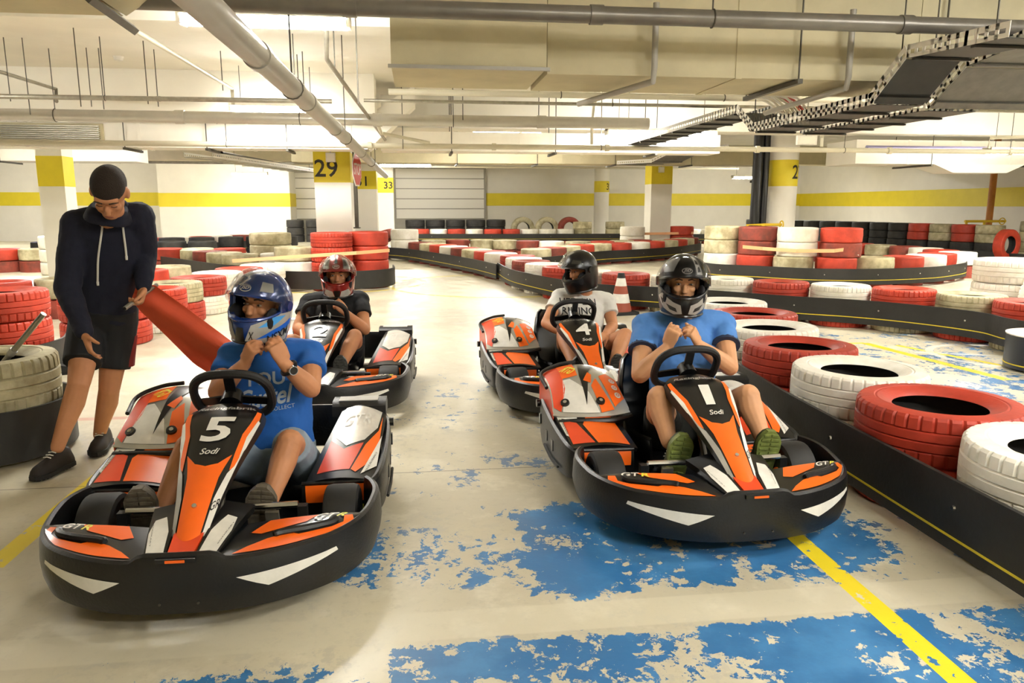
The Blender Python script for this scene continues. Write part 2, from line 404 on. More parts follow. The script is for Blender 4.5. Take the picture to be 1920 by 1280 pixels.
# ceiling beams
for i, (a, lb) in enumerate((((RX0, -.6, 11.75, 12.35, 2.66, RZ), 'white downstand ceiling beam above the left hand duct'), ((-.6, RX1, 13.9, 14.5, 2.75, RZ), 'pale ceiling beam above the middle of the hall'),
                      ((RX0, RX1, 24., 24.7, 2.72, RZ), 'cream ceiling beam near the far wall'), ((RX0, RX1, 7.6, 8.0, 3.05, RZ), 'shallow ceiling beam behind the big duct'))):
    tag(struct('trim_%d' % (i + 1), MB().bx(*a), 'ceil' if i != 2 else 'cream'), lb, 'beam')
# ------------------------------------------------------------------ columns
def column(x, y, wd, label, rnd=False, z0=1.78, z1=2.30, num=None, numc=(0, 0), nsz=.26, rot=0.):
    t = thing('concrete_column', label, 'column', (x, y, 0), rot)
    if rnd:
        MB().cyl((0, 0, 0), (0, 0, RZ), wd / 2, n=32).build('shaft', 'white_wall', t, 40)
        MB().cyl((0, 0, z0), (0, 0, z1), wd / 2 + .004, n=32).build('yellow_band', 'yellow', t, 40)
    else:
        MB().box((0, 0, RZ / 2), (wd, wd, RZ)).build('shaft', 'white_wall', t, 0)
        MB().box((0, 0, (z0 + z1) / 2), (wd + .008, wd + .008, z1 - z0)).build('yellow_band', 'yellow', t, 0)
    if num:
        v2, f, asp = text2d(num, 1., .012); h = nsz; mb = MB()
        if rnd:
            R = wd / 2 + .007; f2 = []
            vv, ff = cutgrid([(a * h * asp + numc[0], b * h) for a, b in v2], f, .04)
            mb.add([(R * math.sin(a / R), -R * math.cos(a / R), (z0 + z1) / 2 + b + numc[1]) for a, b in vv], ff)
        else: mb.add([(a * h * asp + numc[0], -wd / 2 - .007, (z0 + z1) / 2 + b * h + numc[1]) for a, b in v2], f)
        mb.build('number', mat('stencil black', '#2b2822', .6), t, 0)
    return t
c29 = column(-1.46, 13.9, .62, 'white square column with yellow band numbered 29', num='29', numc=(-.10, -.02), nsz=.3)
column(-1.40, 21.2, .62, 'white square column numbered 31 just behind column 29', z0=1.82, z1=2.30, num='31', numc=(-.08, -.03))
column(-1.20, 29.4, .62, 'narrow looking far column numbered 33 beside the shutter', z0=1.86, z1=2.42, num='33', numc=(.12, 0))
column(8.02, 16.0, .62, 'round white column with yellow band beside the black downpipes', True, 1.80, 2.36, '27', (.26, .02), .3)
column(7.07, 21.8, .62, 'white column behind the low tyre stacks with plain yellow band', z0=2.0, z1=2.56)
column(7.45, 30.3, .60, 'farthest round column in front of the grey wall', True, 1.92, 2.36, '35', (.3, 0))
column(-6.85, 15.6, .46, 'white column with yellow band behind the steward', z0=1.74, z1=2.3)
# black downpipes next to the round column
t = thing('downpipe', 'pair of black downpipes running down beside the round column', 'pipe', (7.42, 15.95, 0))
for dx, r in ((-.02, .11), (.16, .08)): MB().cyl((dx, 0, 0), (dx, 0, 3.0), r, n=16).build('pipe', M['black'], t)
for z in (.9, 1.9, 2.6): MB().box((.05, .06, z), (.4, .03, .05)).build('clamp', 'dsteel', t, 0)
# orange gas pipe on the right wall
g = atY(1858, 380, 19.7)
t = thing('gas_pipe', 'orange vertical pipe standing in front of the right wall', 'pipe', (g.x, g.y, 0))
MB().cyl((0, 0, 0), (0, 0, 3.3), .09, n=14).build('pipe', mat('orange pipe paint', '#c07a2c', .5, var=.15), t)
MB().tube([(-.9, -.2, .95), (-.2, -.2, .95), (.35, -.2, .95)], .035).build('branch', mat('yellow gas paint', '#e0bb28', .45), t)
for dx in (-.85, -.3): MB().tube([(dx, -.2, .95), (dx, -.2, .3)], .035).build('valve_leg', MATS['yellow gas paint'], t)
MB().tube([(.2 + .09 * math.cos(a), -.26, .95 + .09 * math.sin(a)) for a in np.linspace(0, 2 * PI, 13)[:-1]], .015, closed=True).build('hand_wheel', MATS['yellow gas paint'], t)
g = atY(1430, 430, 15.4)
t = thing('gas_valve', 'yellow valve pipework in front of the black downpipes', 'valve', (g.x, g.y, 0))
MB().tube([(-.35, 0, .0), (-.35, 0, .98), (.05, 0, .98), (.42, 0, .98)], .03).build('pipe', MATS['yellow gas paint'], t)
MB().tube([(.0, 0, .0), (.0, 0, .98)], .04).build('valve_leg', MATS['yellow gas paint'], t)
MB().tube([(.42 , .08 * math.cos(a), .98 + .08 * math.sin(a)) for a in np.linspace(0, 2 * PI, 13)[:-1]], .015, closed=True).build('hand_wheel', MATS['yellow gas paint'], t)
# ------------------------------------------------------------------ stop sign on a post beside column 29
t = thing('stop_sign', 'red octagonal stop sign on a dark post beside column 29', 'sign', (-1.02, 13.45, 0), math.radians(80))
MB().cyl((0, .04, 1.0), (0, .04, 2.42), .035, n=10).build('post', 'dsteel', t)
pg = [(.31 * math.cos(PI / 8 + k * PI / 4), 0, 2.0 + .31 * math.sin(PI / 8 + k * PI / 4)) for k in range(8)]
MB().prism(pg, (0, .012, 0)).build('plate_rim', 'wdecal', t, 0)
pg = [(.285 * math.cos(PI / 8 + k * PI / 4), -.004, 2.0 + .285 * math.sin(PI / 8 + k * PI / 4)) for k in range(8)]
MB().prism(pg, (0, .003, 0)).build('face', mat('sign red', '#c8372f', .4), t, 0)
v2, f, asp = text2d('STOP', 1., .01); MB().add([(a * .46, -.007, 2.0 + b * .2) for a, b in v2], f).build('lettering', 'wdecal', t, 0)
MB().box((0, .04, 1.0), (.1, .1, .02)).build('foot', 'dsteel', t, 0)
# ------------------------------------------------------------------ ceiling services
def pipe(name, pts, r, mt, label, cat='pipe', couplings=(), rods=(), n=12, cr=1.15):
    t = thing(name, label, cat, pts[0]); o = V(pts[0]); P = [V(p) - o for p in pts]
    MB().tube(P, r, n).build('pipe', mt, t)
    for a in couplings:
        # a: distance along first/only straight run
        d = (P[-1] - P[0]); l = d.length; d.normalize(); c = P[0] + d * a
        MB().cyl(c - d * r * .8, c + d * r * .8, r * cr, n=n).build('coupling', mt, t)
    for a in rods:
        d = (P[-1] - P[0]).normalized(); c = P[0] + d * a
        MB().cyl(c + V((0, 0, r)), (c.x, c.y, RZ - o.z), .006, n=6).build('hanger_rod', 'dsteel', t, 0)
        MB().tube([c + V((0, 0, 0)) + (V((0, 0, 1)) * math.cos(q) + d.cross(V((0, 0, 1))) * math.sin(q)) * (r * 1.06) for q in np.linspace(0, 2 * PI, 15)[:-1]], .006, 5, closed=True).build('hanger_ring', 'dsteel', t)
    return t
pipe('ceiling_pipe', [(-2.6, 5.13, 2.62), (9., 5.13, 2.62)], .055, 'p1steel', 'thick dark grey pipe running right across the top of the view', couplings=(2.2, 3.8, 6.0, 8.2), rods=(4.6, 7.5), n=20)
pipe('ceiling_pipe', [(-.82, 2.2, 2.16), (-.82, 20.6, 2.16)], .068, 'pvc', 'fat grey plastic drain pipe running away from the viewer', couplings=(2.1, 3.25, 3.9, 5.9, 9.5), rods=(3.2, 7., 12.), n=24, cr=1.12)
pipe('ceiling_pipe', [(-12., 10.4, 2.5), (3.2, 10.4, 2.5)], .075, 'bsteel', 'wide shiny pipe crossing above the steward and the middle of the hall', couplings=(6, 9, 11.5, 13.7), rods=(7.5, 10.5, 12.5), n=18)
pipe('ceiling_pipe', [(-12., 9.7, 2.62), (-1.0, 9.6, 2.62)], .028, 'steel', 'thin pipe just above the wide shiny pipe on the left', couplings=(6, 9), rods=(5.5, 7.0, 8.4))
pipe('ceiling_pipe', [(-12., 11.9, 2.28), (16., 11.9, 2.28)], .04, 'cpipe', 'long cream sprinkler main crossing the whole hall', couplings=(11.3, 13.2, 15, 17.5, 19.8, 22), rods=(9.2, 11.8, 14.9, 19, 22), n=14, cr=1.4)
pipe('ceiling_pipe', [(-.3, 9.0, 2.66), (9., 9.0, 2.66)], .035, 'cpipe', 'upper one of two thin pipes behind the big duct', rods=(2, 4, 6))
pipe('ceiling_pipe', [(-.6, 9.3, 2.60), (9., 9.3, 2.60)], .02, 'steel', 'lower one of two thin pipes behind the big duct', rods=(3, 5.4))
pipe('ceiling_pipe', [(-6., 27.5, 2.75), (12., 27.5, 2.75)], .04, 'cpipe', 'far sprinkler pipe crossing in front of the shutter')
pipe('ceiling_pipe', [(-14., 22., 2.55), (-2.2, 22., 2.55)], .04, 'steel', 'thin grey pipe above the far left wall', rods=(6, 9))
pipe('ceiling_pipe', [G(410, 290, 2.5), G(415, 288, 2.42), G(535, 310, 2.42)], .05, 'dsteel', 'dark elbowed pipe hanging near the left shutter')
pipe('ceiling_pipe', [(8.2, 13.2, 2.42), (16., 13.2, 2.42)], .05, mat('violet grey pipe', '#8f8ab0', .3, metal=.4), 'violet tinted pipe below the cable tray at the right')
# sprinkler droppers
def drop(pts, r, mt, label): return pipe('sprinkler_pipe', pts, r, mt, label)
drop([G(612, 28, 3.0), G(612, 110, 2.72), G(640, 150, 2.62), G(722, 262, 2.42)], .022, 'steel', 'jointed sprinkler dropper right of the nearest light')
drop([(1.78, 5.68, 2.85), (1.78, 5.68, 2.40), (1.78, 5.70, 2.30), G(1085, 195, 2.27)], .024, 'pvc', 'angled sprinkler branch under the middle of the big duct')
drop([(3.33, 5.68, 2.85), (3.33, 5.68, 2.36), (3.33, 5.70, 2.28), G(1435, 212, 2.24)], .024, 'pvc', 'angled sprinkler branch under the right part of the big duct')
drop([G(255, 58, 2.85), G(435, 166, 2.85), G(437, 195, 2.65)], .022, 'cpipe', 'slanting thin pipe running from the dark strut to a bend')
drop([G(-5, 133, 2.9), G(105, 167, 2.9), G(106, 190, 2.7)], .022, 'steel', 'slanting thin pipe at the left edge of the ceiling')
drop([(.2, 11.9, 2.33), (-.5, 11.4, 2.42), (-.5, 10.5, 2.44)], .025, 'cpipe', 'short sprinkler branch near the drain pipe')
drop([(2.75, 11.9, 2.33), (2.75, 11.9, 2.62), (2.2, 9.4, 2.64)], .025, 'cpipe', 'vertical sprinkler riser above the gap between the kart rows')
drop([(6.6, 11.9, 2.33), (6.6, 11.9, 2.5), (5.9, 10.6, 2.5)], .025, 'cpipe', 'sprinkler riser right of the round column')
drop([(9.6, 11.9, 2.33), (9.6, 11.9, 2.5), (10.6, 11.2, 2.5)], .025, 'cpipe', 'sprinkler riser near the right edge')
# thin hanging rods
k = 0
for px, py0, py1, Yq in ((20, 125, 190, 9.8), (57, 113, 215, 9.8), (152, 78, 200, 9.), (172, 125, 200, 10.3), (195, 132, 205, 10.3), (278, 110, 195, 9.8), (297, 122, 200, 10.3), (418, 120, 170, 10.3), (552, 58, 140, 8.), (570, 120, 170, 10.2), (628, 30, 130, 7.8), (672, 30, 195, 7.5), (868, 170, 225, 10.3), (1010, 170, 230, 10.5)):
    a = atY(px, py1, Yq); k += 1
    tag(MB().cyl((a.x, a.y, a.z), (a.x, a.y, RZ), .006, n=6).build('threaded_rod', 'dsteel', None, 0), '%s thin threaded rod from the left hanging below the ceiling' % ORD[k - 1], 'rod', 'threaded hanger rods')
# dark strut at the upper left
a, b = G(165, -5, 2.46), G(252, 57, 2.46)
t = thing('mounting_strut', 'dark steel strut hanging at the upper left', 'strut', a)
MB().tube([V((0, 0, 0)), b - a], .03, 4).build('channel', 'dsteel', t, 0)
# ducts
def duct(name, x0, x1, y0, y1, z0, z1, secs, mt, label, brackets=()):
    t = thing(name, label, 'duct', ((x0 + x1) / 2, (y0 + y1) / 2, z0)); o = V(t.location)
    wd = (x1 - x0) / secs
    for i in range(secs):
        MB().box((x0 + wd * (i + .5) - o.x, 0, (z1 - z0) / 2), (wd - .012, y1 - y0, z1 - z0)).build('duct_section', mt, t, 0)
        if i: MB().box((x0 + wd * i - o.x, 0, (z1 - z0) / 2), (.05, y1 - y0 + .014, z1 - z0 + .014)).build('flange', mt, t, 0)
    for bxx in brackets:
        MB().box((bxx - o.x, 0, -.025), (.04, y1 - y0 + .16, .035)).build('bracket', 'dsteel', t, 0)
        for dy in (-1, 1): MB().cyl((bxx - o.x, dy * ((y1 - y0) / 2 + .05), -.03), (bxx - o.x, dy * ((y1 - y0) / 2 + .05), RZ - o.z), .008, n=6).build('hanger_rod', 'dsteel', t, 0)
    return t
duct('air_duct', .98, 14.5, 5.78, 6.62, 2.35, 3.12, 9, 'cream', 'huge cream air duct spanning the upper right', brackets=(2.95, 4.15, 6.5))
t = duct('air_duct', -.17, .96, 5.62, 6.62, 2.36, 2.97, 1, 'cream', 'blunt near end section of the big cream duct')
MB().bx(-.58, .58, -.53, -.50, -.02, .004).build('edge_rail', 'pvc', t, 0)
MB().bx(-.64, .62, -.56, .5, .58, .68).build('top_flange', 'cream', t, 0)
duct('air_duct', -9., -1.0, 12.4, 13.0, 2.26, 2.62, 5, 'white_duct', 'long white duct above the steward', brackets=(-4.4, -3.2, -2.0))
t = thing('air_grille', 'louvred air grille set in the white duct at the left', 'grille', (-5.45, 12.37, 2.30))
MB().bx(-.85, .75, 0, .03, -.02, .30).build('frame', 'cream', t, 0)
for i in range(9): MB().box((-.05, -.015, .02 + i * .03), (1.5, .03, .012)).build('slat', 'steel', t, 0)
duct('air_duct', -.6, 5.4, 13.2, 13.8, 2.30, 2.62, 5, 'white_duct', 'white duct crossing above the middle of the hall', brackets=(.6, 2.4, 4.2))
duct('air_duct', 8.6, 16.5, 14.2, 15.3, 2.20, 2.66, 7, 'white_duct', 'white duct right of the round column', brackets=(10.2, 12.4))
t = thing('air_duct', 'tapered white duct boot below the right hand duct', 'duct', (11.3, 14.6, 2.2))
MB().loft([[V((-1.0, -.4, 0)), V((1.0, -.4, 0)), V((1.0, .4, 0)), V((-1.0, .4, 0))], [V((-.5, -.3, -.16)), V((.7, -.3, -.16)), V((.7, .3, -.16)), V((-.5, .3, -.16))]]).build('boot', 'white_duct', t, 0)
duct('air_duct', -3., 9., 19., 19.8, 2.42, 2.72, 9, 'cream', 'cream duct with hanging brackets before the far wall', brackets=(-1, 1, 3, 5, 7))
duct('air_duct', -14., -6.2, 18., 18.8, 2.35, 2.8, 5, 'white_duct', 'white duct far behind the steward', brackets=(-12, -9))
duct('air_duct', -9., -1.75, 3.9, 5.1, 2.52, 3.0, 4, 'cream', 'shaded cream duct at the upper left corner', brackets=(-6, -3))
t = thing('air_duct', 'sloping cream duct end at the upper left', 'duct', (-1.74, 4.5, 2.52))
MB().prism([(0, -.6, 0), (0, -.6, .48), (.55, -.6, .48), (.45, -.6, .3)], (0, 1.2, 0)).build('duct_end', 'cream', t, 0)
t = thing('air_duct', 'sloping white duct end beside the drain pipe', 'duct', (-1.0, 12.7, 2.26))
MB().prism([(0, -.3, 0), (0, -.3, .36), (1.0, -.3, 1.0), (1.0, -.3, .7), (.25, -.3, .0)], (0, .6, 0)).build('duct_end', 'white_duct', t, 0)
# cable trays
def tray(label, pts, wd, side, rail=.09, dk=None):
    """open tray: base panels and two perforated rails following pts (one edge); side = vector across"""
    t = thing('cable_tray', label, 'cable tray', pts[0]); o = V(pts[0]); P = [V(p) - o for p in pts]; s = V(side).normalized() * wd
    dk = dk or mat('painted shade tray steel', '#3a3833', .5, metal=.3, var=.2); wr = mat('painted lit tray rail', '#eeebe2', .4)  # rails paled as if lit, default base darkened like a shaded underside
    for p in P[1:]: MB().cyl(p + s * .5, (p.x + s.x * .5, p.y + s.y * .5, RZ - o.z), .006, n=6).build('hanger_rod', 'dsteel', t, 0)
    for a, b in zip(P, P[1:]):
        d = (b - a); l = d.length; d.normalize(); n = d.cross(s).normalized()
        if n.z < 0: n = -n
        m = max(1, int(l / .5))
        for i in range(m):
            q0 = a + d * (l * i / m + .01); q1 = a + d * (l * (i + 1) / m - .01)
            MB().prism([q0, q1, q1 + s, q0 + s], n * .004).build('base_panel', dk, t, 0)
            MB().prism([q0 + d * .05 - n * .004, q0 + d * .09 - n * .004, q0 + d * .09 + s - n * .004, q0 + d * .05 + s - n * .004], -n * .015).build('rung', dk, t, 0)
        for e in (V((0, 0, 0)), s):
            mb = MB(); mb.prism([a + e, b + e, b + e + n * rail * .3, a + e + n * rail * .3], s.normalized() * .004)
            mb.prism([a + e + n * rail * .6, b + e + n * rail * .6, b + e + n * rail, a + e + n * rail], s.normalized() * .004)
            k2 = int(l / .08)
            for i in range(k2 + 1):
                c = a + e + d * (l * i / max(k2, 1)); mb.prism([c, c + d * .03, c + d * .03 + n * rail, c + n * rail], s.normalized() * .004)
            mb.build('side_rail', wr, t, 0)
    return t
X0 = 3.86
A0, A1, A2, A3 = atX(1484, 248, X0), atX(1730, 198, X0), atX(1803, 112, X0), atX(1921, 90, X0)
tray('perforated cable tray stepping up towards the upper right', [A0, A1, A2, A3, A3 + (A3 - A2) * .6], .42, (-1, 0, 0))
B0 = atX(1450, 213, X0)
tray('far end of the cable tray rising behind the big duct', [A0 + V((0, .02, 0)), B0, B0 + V((0, 5., 0))], .42, (-1, 0, 0))
tray('wide dark cable tray at the right edge below the pipe', [atX(1740, 205, 4.1), atX(1812, 125, 4.1), atX(1812, 125, 4.1) + V((0, -2.2, .25))], .95, (1, 0, 0), dk=mat('grey tray steel', '#7d7a72', .5, metal=.3, var=.2))
tray('lowest flat cable tray right of the round column light', [atX(1500, 250, 4.3) , atX(1730, 208, 4.3)], .5, (1, 0, 0))
tray('far tilted cable tray above the middle column', [(5.0, 18.8, 2.40), (5.5, 17.6, 2.38), (5.9, 17.0, 2.62), (6.1, 16.2, 2.62)], .7, (1, 0, 0), dk=MATS['grey tray steel'])
tray('thin cable tray hanging above the steward', [(-4.2, 14.6, 2.25), (-3.1, 21., 2.25)], .5, (1, 0, 0), dk=mat('light tray steel', '#c8c4b6', .45, metal=.2, var=.1))
# cables lying in the tray
t = thing('cable_bundle', 'bundle of white and red cables drooping into the tray', 'cables', A0 + V((-.2, -.6, .05)))
for i in range(9):
    MB().tube(catmull([(-.18 + i * .04, .9, .35), (-.18 + i * .04, .4, .22 + .02 * (i % 3)), (-.16 + i * .035, 0, .05), (-.16 + i * .035, -.8, .02)], 4), .012, 6).build('cable', mat('red cable', '#c23b30', .5) if i in (6, 7) else mat('pale cable', '#d8d2c4', .5), t)
# small box things on the columns
for px, py, Yq, lb in ((620, 295, 13.55, 'small pale junction box on column 29'), (1240, 318, 21.45, 'small white box on the plain banded column'), (1512, 263, 13.0, 'white light box beside the round column')):
    a = atY(px, py, Yq); t = thing('junction_box', lb, 'box', a); wq = .16 if px < 1500 else .36
    MB().box((0, 0, 0), (wq, .08, .16)).build('housing', 'wdecal', t, 0); MB().box((0, -.045, 0), (wq * .8, .01, .12)).build('cover', 'white_duct', t, 0)
    MB().cyl((0, .02, .08), (0, .02, RZ - a.z), .012, n=6).build('conduit', 'steel', t, 0)
a = G(222, 106, RZ); t = thing('smoke_detector', 'round white smoke detector on the ceiling', 'detector', a)
MB().cyl((0, 0, -.05), (0, 0, 0), .05, .07, n=16).build('body', 'wdecal', t)
# ------------------------------------------------------------------ fluorescent fixtures
def fixture(x, y, z, label, ln=1.5, along='x', power=1., tint=(1., .975, .91)):
    t = thing('fluorescent_light', label, 'ceiling light', (x, y, z), 0 if along == 'x' else PI / 2, 'fluorescent ceiling lights')
    MB().box((0, 0, .052), (ln + .06, .22, .04)).build('housing', 'white_duct', t, 0)
    key = 'tube glow %.2f %.2f' % (power, tint[2])
    if key not in MATS:
        m = bpy.data.materials.new(key); m.use_nodes = True; nt = m.node_tree; nt.nodes.remove(nt.nodes['Principled BSDF'])
        e = nt.nodes.new('ShaderNodeEmission'); e.inputs[0].default_value = (*tint, 1); e.inputs[1].default_value = TUBE_POWER * power
        nt.links.new(e.outputs[0], nt.nodes['Material Output'].inputs[0]); MATS[key] = m
    MB().loft([[V((x, .105 * math.cos(q), .03 + .075 * -math.sin(q))) for q in np.linspace(0, PI, 7)] for x in (-ln / 2, ln / 2)]).build('glare_body', MATS[key], t)  # wide glowing body shaped to imitate the glare around bare tubes
    for sx in (-1, 1): MB().box((sx * (ln / 2 + .015), 0, .01), (.03, .2, .09)).build('end_cap', 'white_duct', t, 0)
    for sx in (-.4, .4): MB().cyl((sx * ln, 0, .06), (sx * ln, 0, RZ - z), .005, n=5).build('hanger_rod', 'dsteel', t, 0)
fixture(-1.20, 6.7, 2.86, 'glaring fluorescent light nearest the viewer beside the drain pipe', 1.3)
fixture(-1.95, 11.3, 2.72, 'fluorescent light above the white duct left of the drain pipe', 1.2)
q = G(1240, 250, 2.55); fixture(q.x, q.y, q.z, 'large glaring fluorescent light above the driver in kart 1', 1.8)
q = G(760, 310, 2.72); fixture(q.x, q.y, q.z, 'fluorescent light in front of the wide shutter', 1.7)
q = G(1405, 333, 2.35); fixture(q.x, q.y, q.z, 'far fluorescent light left of the black downpipes', 1.2)
q = G(1912, 285, 2.30); fixture(q.x, q.y, q.z, 'fluorescent light at the right edge of the picture', 1.2)
q = G(15, 262, 2.6); fixture(q.x, q.y, q.z, 'fluorescent light at the left edge below the shiny pipe', 1.5)
q = G(60, 296, 2.6); fixture(q.x, q.y, q.z, 'violet tinted fluorescent light at the far left', 1.2, tint=(.72, .7, 1.))
q = G(468, 326, 2.5); fixture(q.x, q.y, q.z, 'small far fluorescent light left of column 29', 1.2)
for i, (x, y) in enumerate(((3.2, -1.6), (4.9, 2.2), (-6.5, 7.5), (6.6, 7.2), (9.5, 3.), (11.5, 9.5), (3.0, 23.), (-9., 25.), (13., 26.), (2.0, 17.), (-4.6, 17.), (1.9, .2), (-14.5, 27.5))):  # last two added: a dim fill for the drivers, one brightening the left wall
    fixture(x, y, 3.0, 'fluorescent light over the aisle behind the viewer' if i == 0 else 'unseen fluorescent light out of the picture, %s one around the hall' % ORD[i], 1.5, power=.4 if i == 11 else 1.)
# ------------------------------------------------------------------ tyres
TMESH = {}
def tyre_mesh(color, det, R, W):
    key = (color, det, round(R, 3), round(W, 3))
    if key in TMESH: return TMESH[key]
    h = W / 2; ri = R * .58
    # closed profile: tread, shoulder, sidewall, bead, inside
    tread = []
    if det:
        for z in (-.74, -.45, -.40, -.35, -.05, 0, .05, .35, .40, .45, .74):
            g = .009 if z in (-.40, 0, .40) else 0.
            tread.append((R - g - .006 * abs(z) ** 2, z * h))
    else: tread = [(R - .006, -.72 * h), (R, 0), (R - .006, .72 * h)]
    up = [(R * .985, .86 * h), (R * .955, .965 * h), (R * .88, 1.0 * h), (R * .78, 1.02 * h), (R * .68, .93 * h), (ri, .80 * h), (ri - .008, .72 * h)]
    if det: up.insert(4, (R * .74, 1.0 * h)); up.insert(4, (R * .765, .985 * h))
    inn = [(ri + .03, .62 * h), (R * .9, .6 * h)]
    prof = tread + up + inn + [(r, -z) for r, z in reversed(inn)] + [(r, -z) for r, z in reversed(up)]
    n = 240 if det else 36
    mb = MB(); mb.lathe(prof, n); m_ = len(prof); i0 = len(tread) + len(up)
    if det:
        # lateral sipes across the shoulder blocks
        m = len(prof); nt = len(tread)
        sh = {j for j in range(m) if abs(prof[j][1]) > .42 * h and prof[j][0] > R * .95}
        mid = {j for j in range(nt) if .03 * h < abs(prof[j][1]) < .37 * h}
        for k in range(n):
            for j in range(m):
                if j in sh and k % 6 == 0:
                    x, y, z = mb.v[k * m + j]; q = 1 - .009 / R; mb.v[k * m + j] = (x * q, y * q, z)
    me = mb.mesh('tyre', 't_' + color, 30 if det else 50); me.materials.append(M['t_black']); ri2 = (ri + .012) ** 2
    # unpainted rubber inside the carcass
    for p in me.polygons:
        c = p.center
        if all(abs(me.vertices[v].co.z) <= .73 * h for v in p.vertices) and (c.x * c.x + c.y * c.y) < (R * .93) ** 2: p.material_index = 1
    TMESH[key] = me; return me
NT = [0]; IN_ROW = [False]
PLACED = [(-1.46, 13.9, .42), (-1.40, 21.2, .42), (-1.2, 29.4, .42), (8.02, 16., .32), (7.5, 15.95, .3), (7.07, 21.8, .42), (7.45, 30.3, .32), (-6.75, 15.6, .38)]
def tyre(x, y, z, color, label, group, R=.33, W=.225, det=False, rot=None, tilt=(0, 0)):
    o = link('tyre', tyre_mesh(color, det, R, W)); o.location = (x, y, z + W / 2)
    o.rotation_euler = rot if rot else (tilt[0], tilt[1], random.uniform(0, 6.28)); NT[0] += 1
    if not IN_ROW[0] and z < .3: PLACED.append((x, y, R))
    return tag(o, label, 'tyre', group)
CN = {'red': 'red', 'white': 'white', 'cream': 'dirty cream', 'dred': 'dull dark red', 'black': 'bare black'}
base_stuff = MB(); black_stuff = MB()
def belt(pts, z0, z1, label, ys=.07, thick=.02, bolts=.9, n=8):
    """black belt standing on edge along pts (xy), with a yellow line and bolts; the visible side is to the right of travel"""
    P = catmull([(p[0], p[1], 0) for p in pts], n); o = P[0]
    t = thing('tyre_barrier_belt', label, 'barrier', o)
    nn = []
    for i in range(len(P)):
        d = (P[min(i + 1, len(P) - 1)] - P[max(i - 1, 0)]).normalized(); nn.append(V((d.y, -d.x, 0)))
    def band(a, b, off, th, nm, mt):
        rings = []
        for p, q in zip(P, nn):
            c = p - o
            rings.append([c + q * off + V((0, 0, a)), c + q * (off + th) + V((0, 0, a)), c + q * (off + th) + V((0, 0, b)), c + q * off + V((0, 0, b))])
        MB().loft(rings).build(nm, mt, t, 30)
    band(z0, z1, 0, thick, 'belt', 'belt')
    if ys: band(z0 + ys, z0 + ys + .009, thick, .003, 'yellow_line', 'ystripe')
    l = 0; nxt = bolts * .5
    for i in range(len(P) - 1):
        sgl = (P[i + 1] - P[i]).length
        while bolts and l + sgl > nxt:
            c = P[i].lerp(P[i + 1], (nxt - l) / sgl) - o + nn[i] * thick
            MB().cyl(c + V((0, 0, z0 + .62 * (z1 - z0))), c + nn[i] * .008 + V((0, 0, z0 + .62 * (z1 - z0))), .012, .009, n=8).build('bolt', 'chrome', t); nxt += bolts
        l += sgl
    return t
def along(pts, off, step, n=10):
    """points every step along pts, shifted off to the left of travel"""
    P = catmull([(p[0], p[1], 0) for p in pts], n); Q = []
    for i in range(len(P)):
        d = (P[min(i + 1, len(P) - 1)] - P[max(i - 1, 0)]).normalized(); Q.append(P[i] + V((-d.y, d.x, 0)) * off)
    out = [Q[0]]; last = Q[0]
    for a, b in zip(Q, Q[1:]):
        m = 12
        for k in range(1, m + 1):
            c = a.lerp(b, k / m)
            if (c - last).length >= step: out.append(c); last = c
    return out
QUEUE = []
def row(*a, **k): QUEUE.append((a, k, ROWEND[0]))
def row_now(pts, off, cols, where, R=.33, W=.225, layers=2, det=False, base='stuff', step=None, zb=0., group=None, upper=None, keep=None, extra=1):
    """a row of tyre stacks; the top layer are things, lower layers things or joined stuff"""
    IN_ROW[0] = True; c = along(pts, off, step or R * 2.02); group = group or 'tyres ' + where; mine = []
    for i, p in enumerate(c):
        if any(math.hypot(p.x - a, p.y - b_) < R + c_ - .03 for a, b_, c_ in PLACED): continue
        mine.append((p.x, p.y, R))
        for L in range(layers):
            col = cols[(i + 5 * (layers - 1 - L)) % len(cols)]
            if upper and L >= upper[0]: col = upper[1][i % len(upper[1])]
            jx, jy = random.uniform(-.012, .012), random.uniform(-.012, .012)
            if L >= layers - extra or base == 'thing':
                lay = 'top' if layers > 1 and L == layers - 1 else ('bottom' if L == 0 else 'middle' if layers == 3 else ('lower middle', 'upper middle')[L - 1])
                lb = '%s %s tyre, %s from %s, %s' % (CN[col], lay, ORD[i], ROWEND[0], where)
                tyre(p.x + jx, p.y + jy, zb + L * (W + .002), col, lb, group, R, W, det)
            elif base == 'stuff':
                (black_stuff if 'black' in (upper[1] if upper else cols) else base_stuff).lathe([(R, -W / 2), (R, W / 2 - .02), (R * .85, W / 2 - .004), (R * .6, W / 2 - .02), (R * .6, -W / 2 + .02)], 14, (p.x, p.y, zb + L * (W + .002) + W / 2))
    PLACED.extend(mine); IN_ROW[0] = False
ROWEND = ['left']
g33 = lambda *a: [G(px, py, .33).xy for px, py in a]
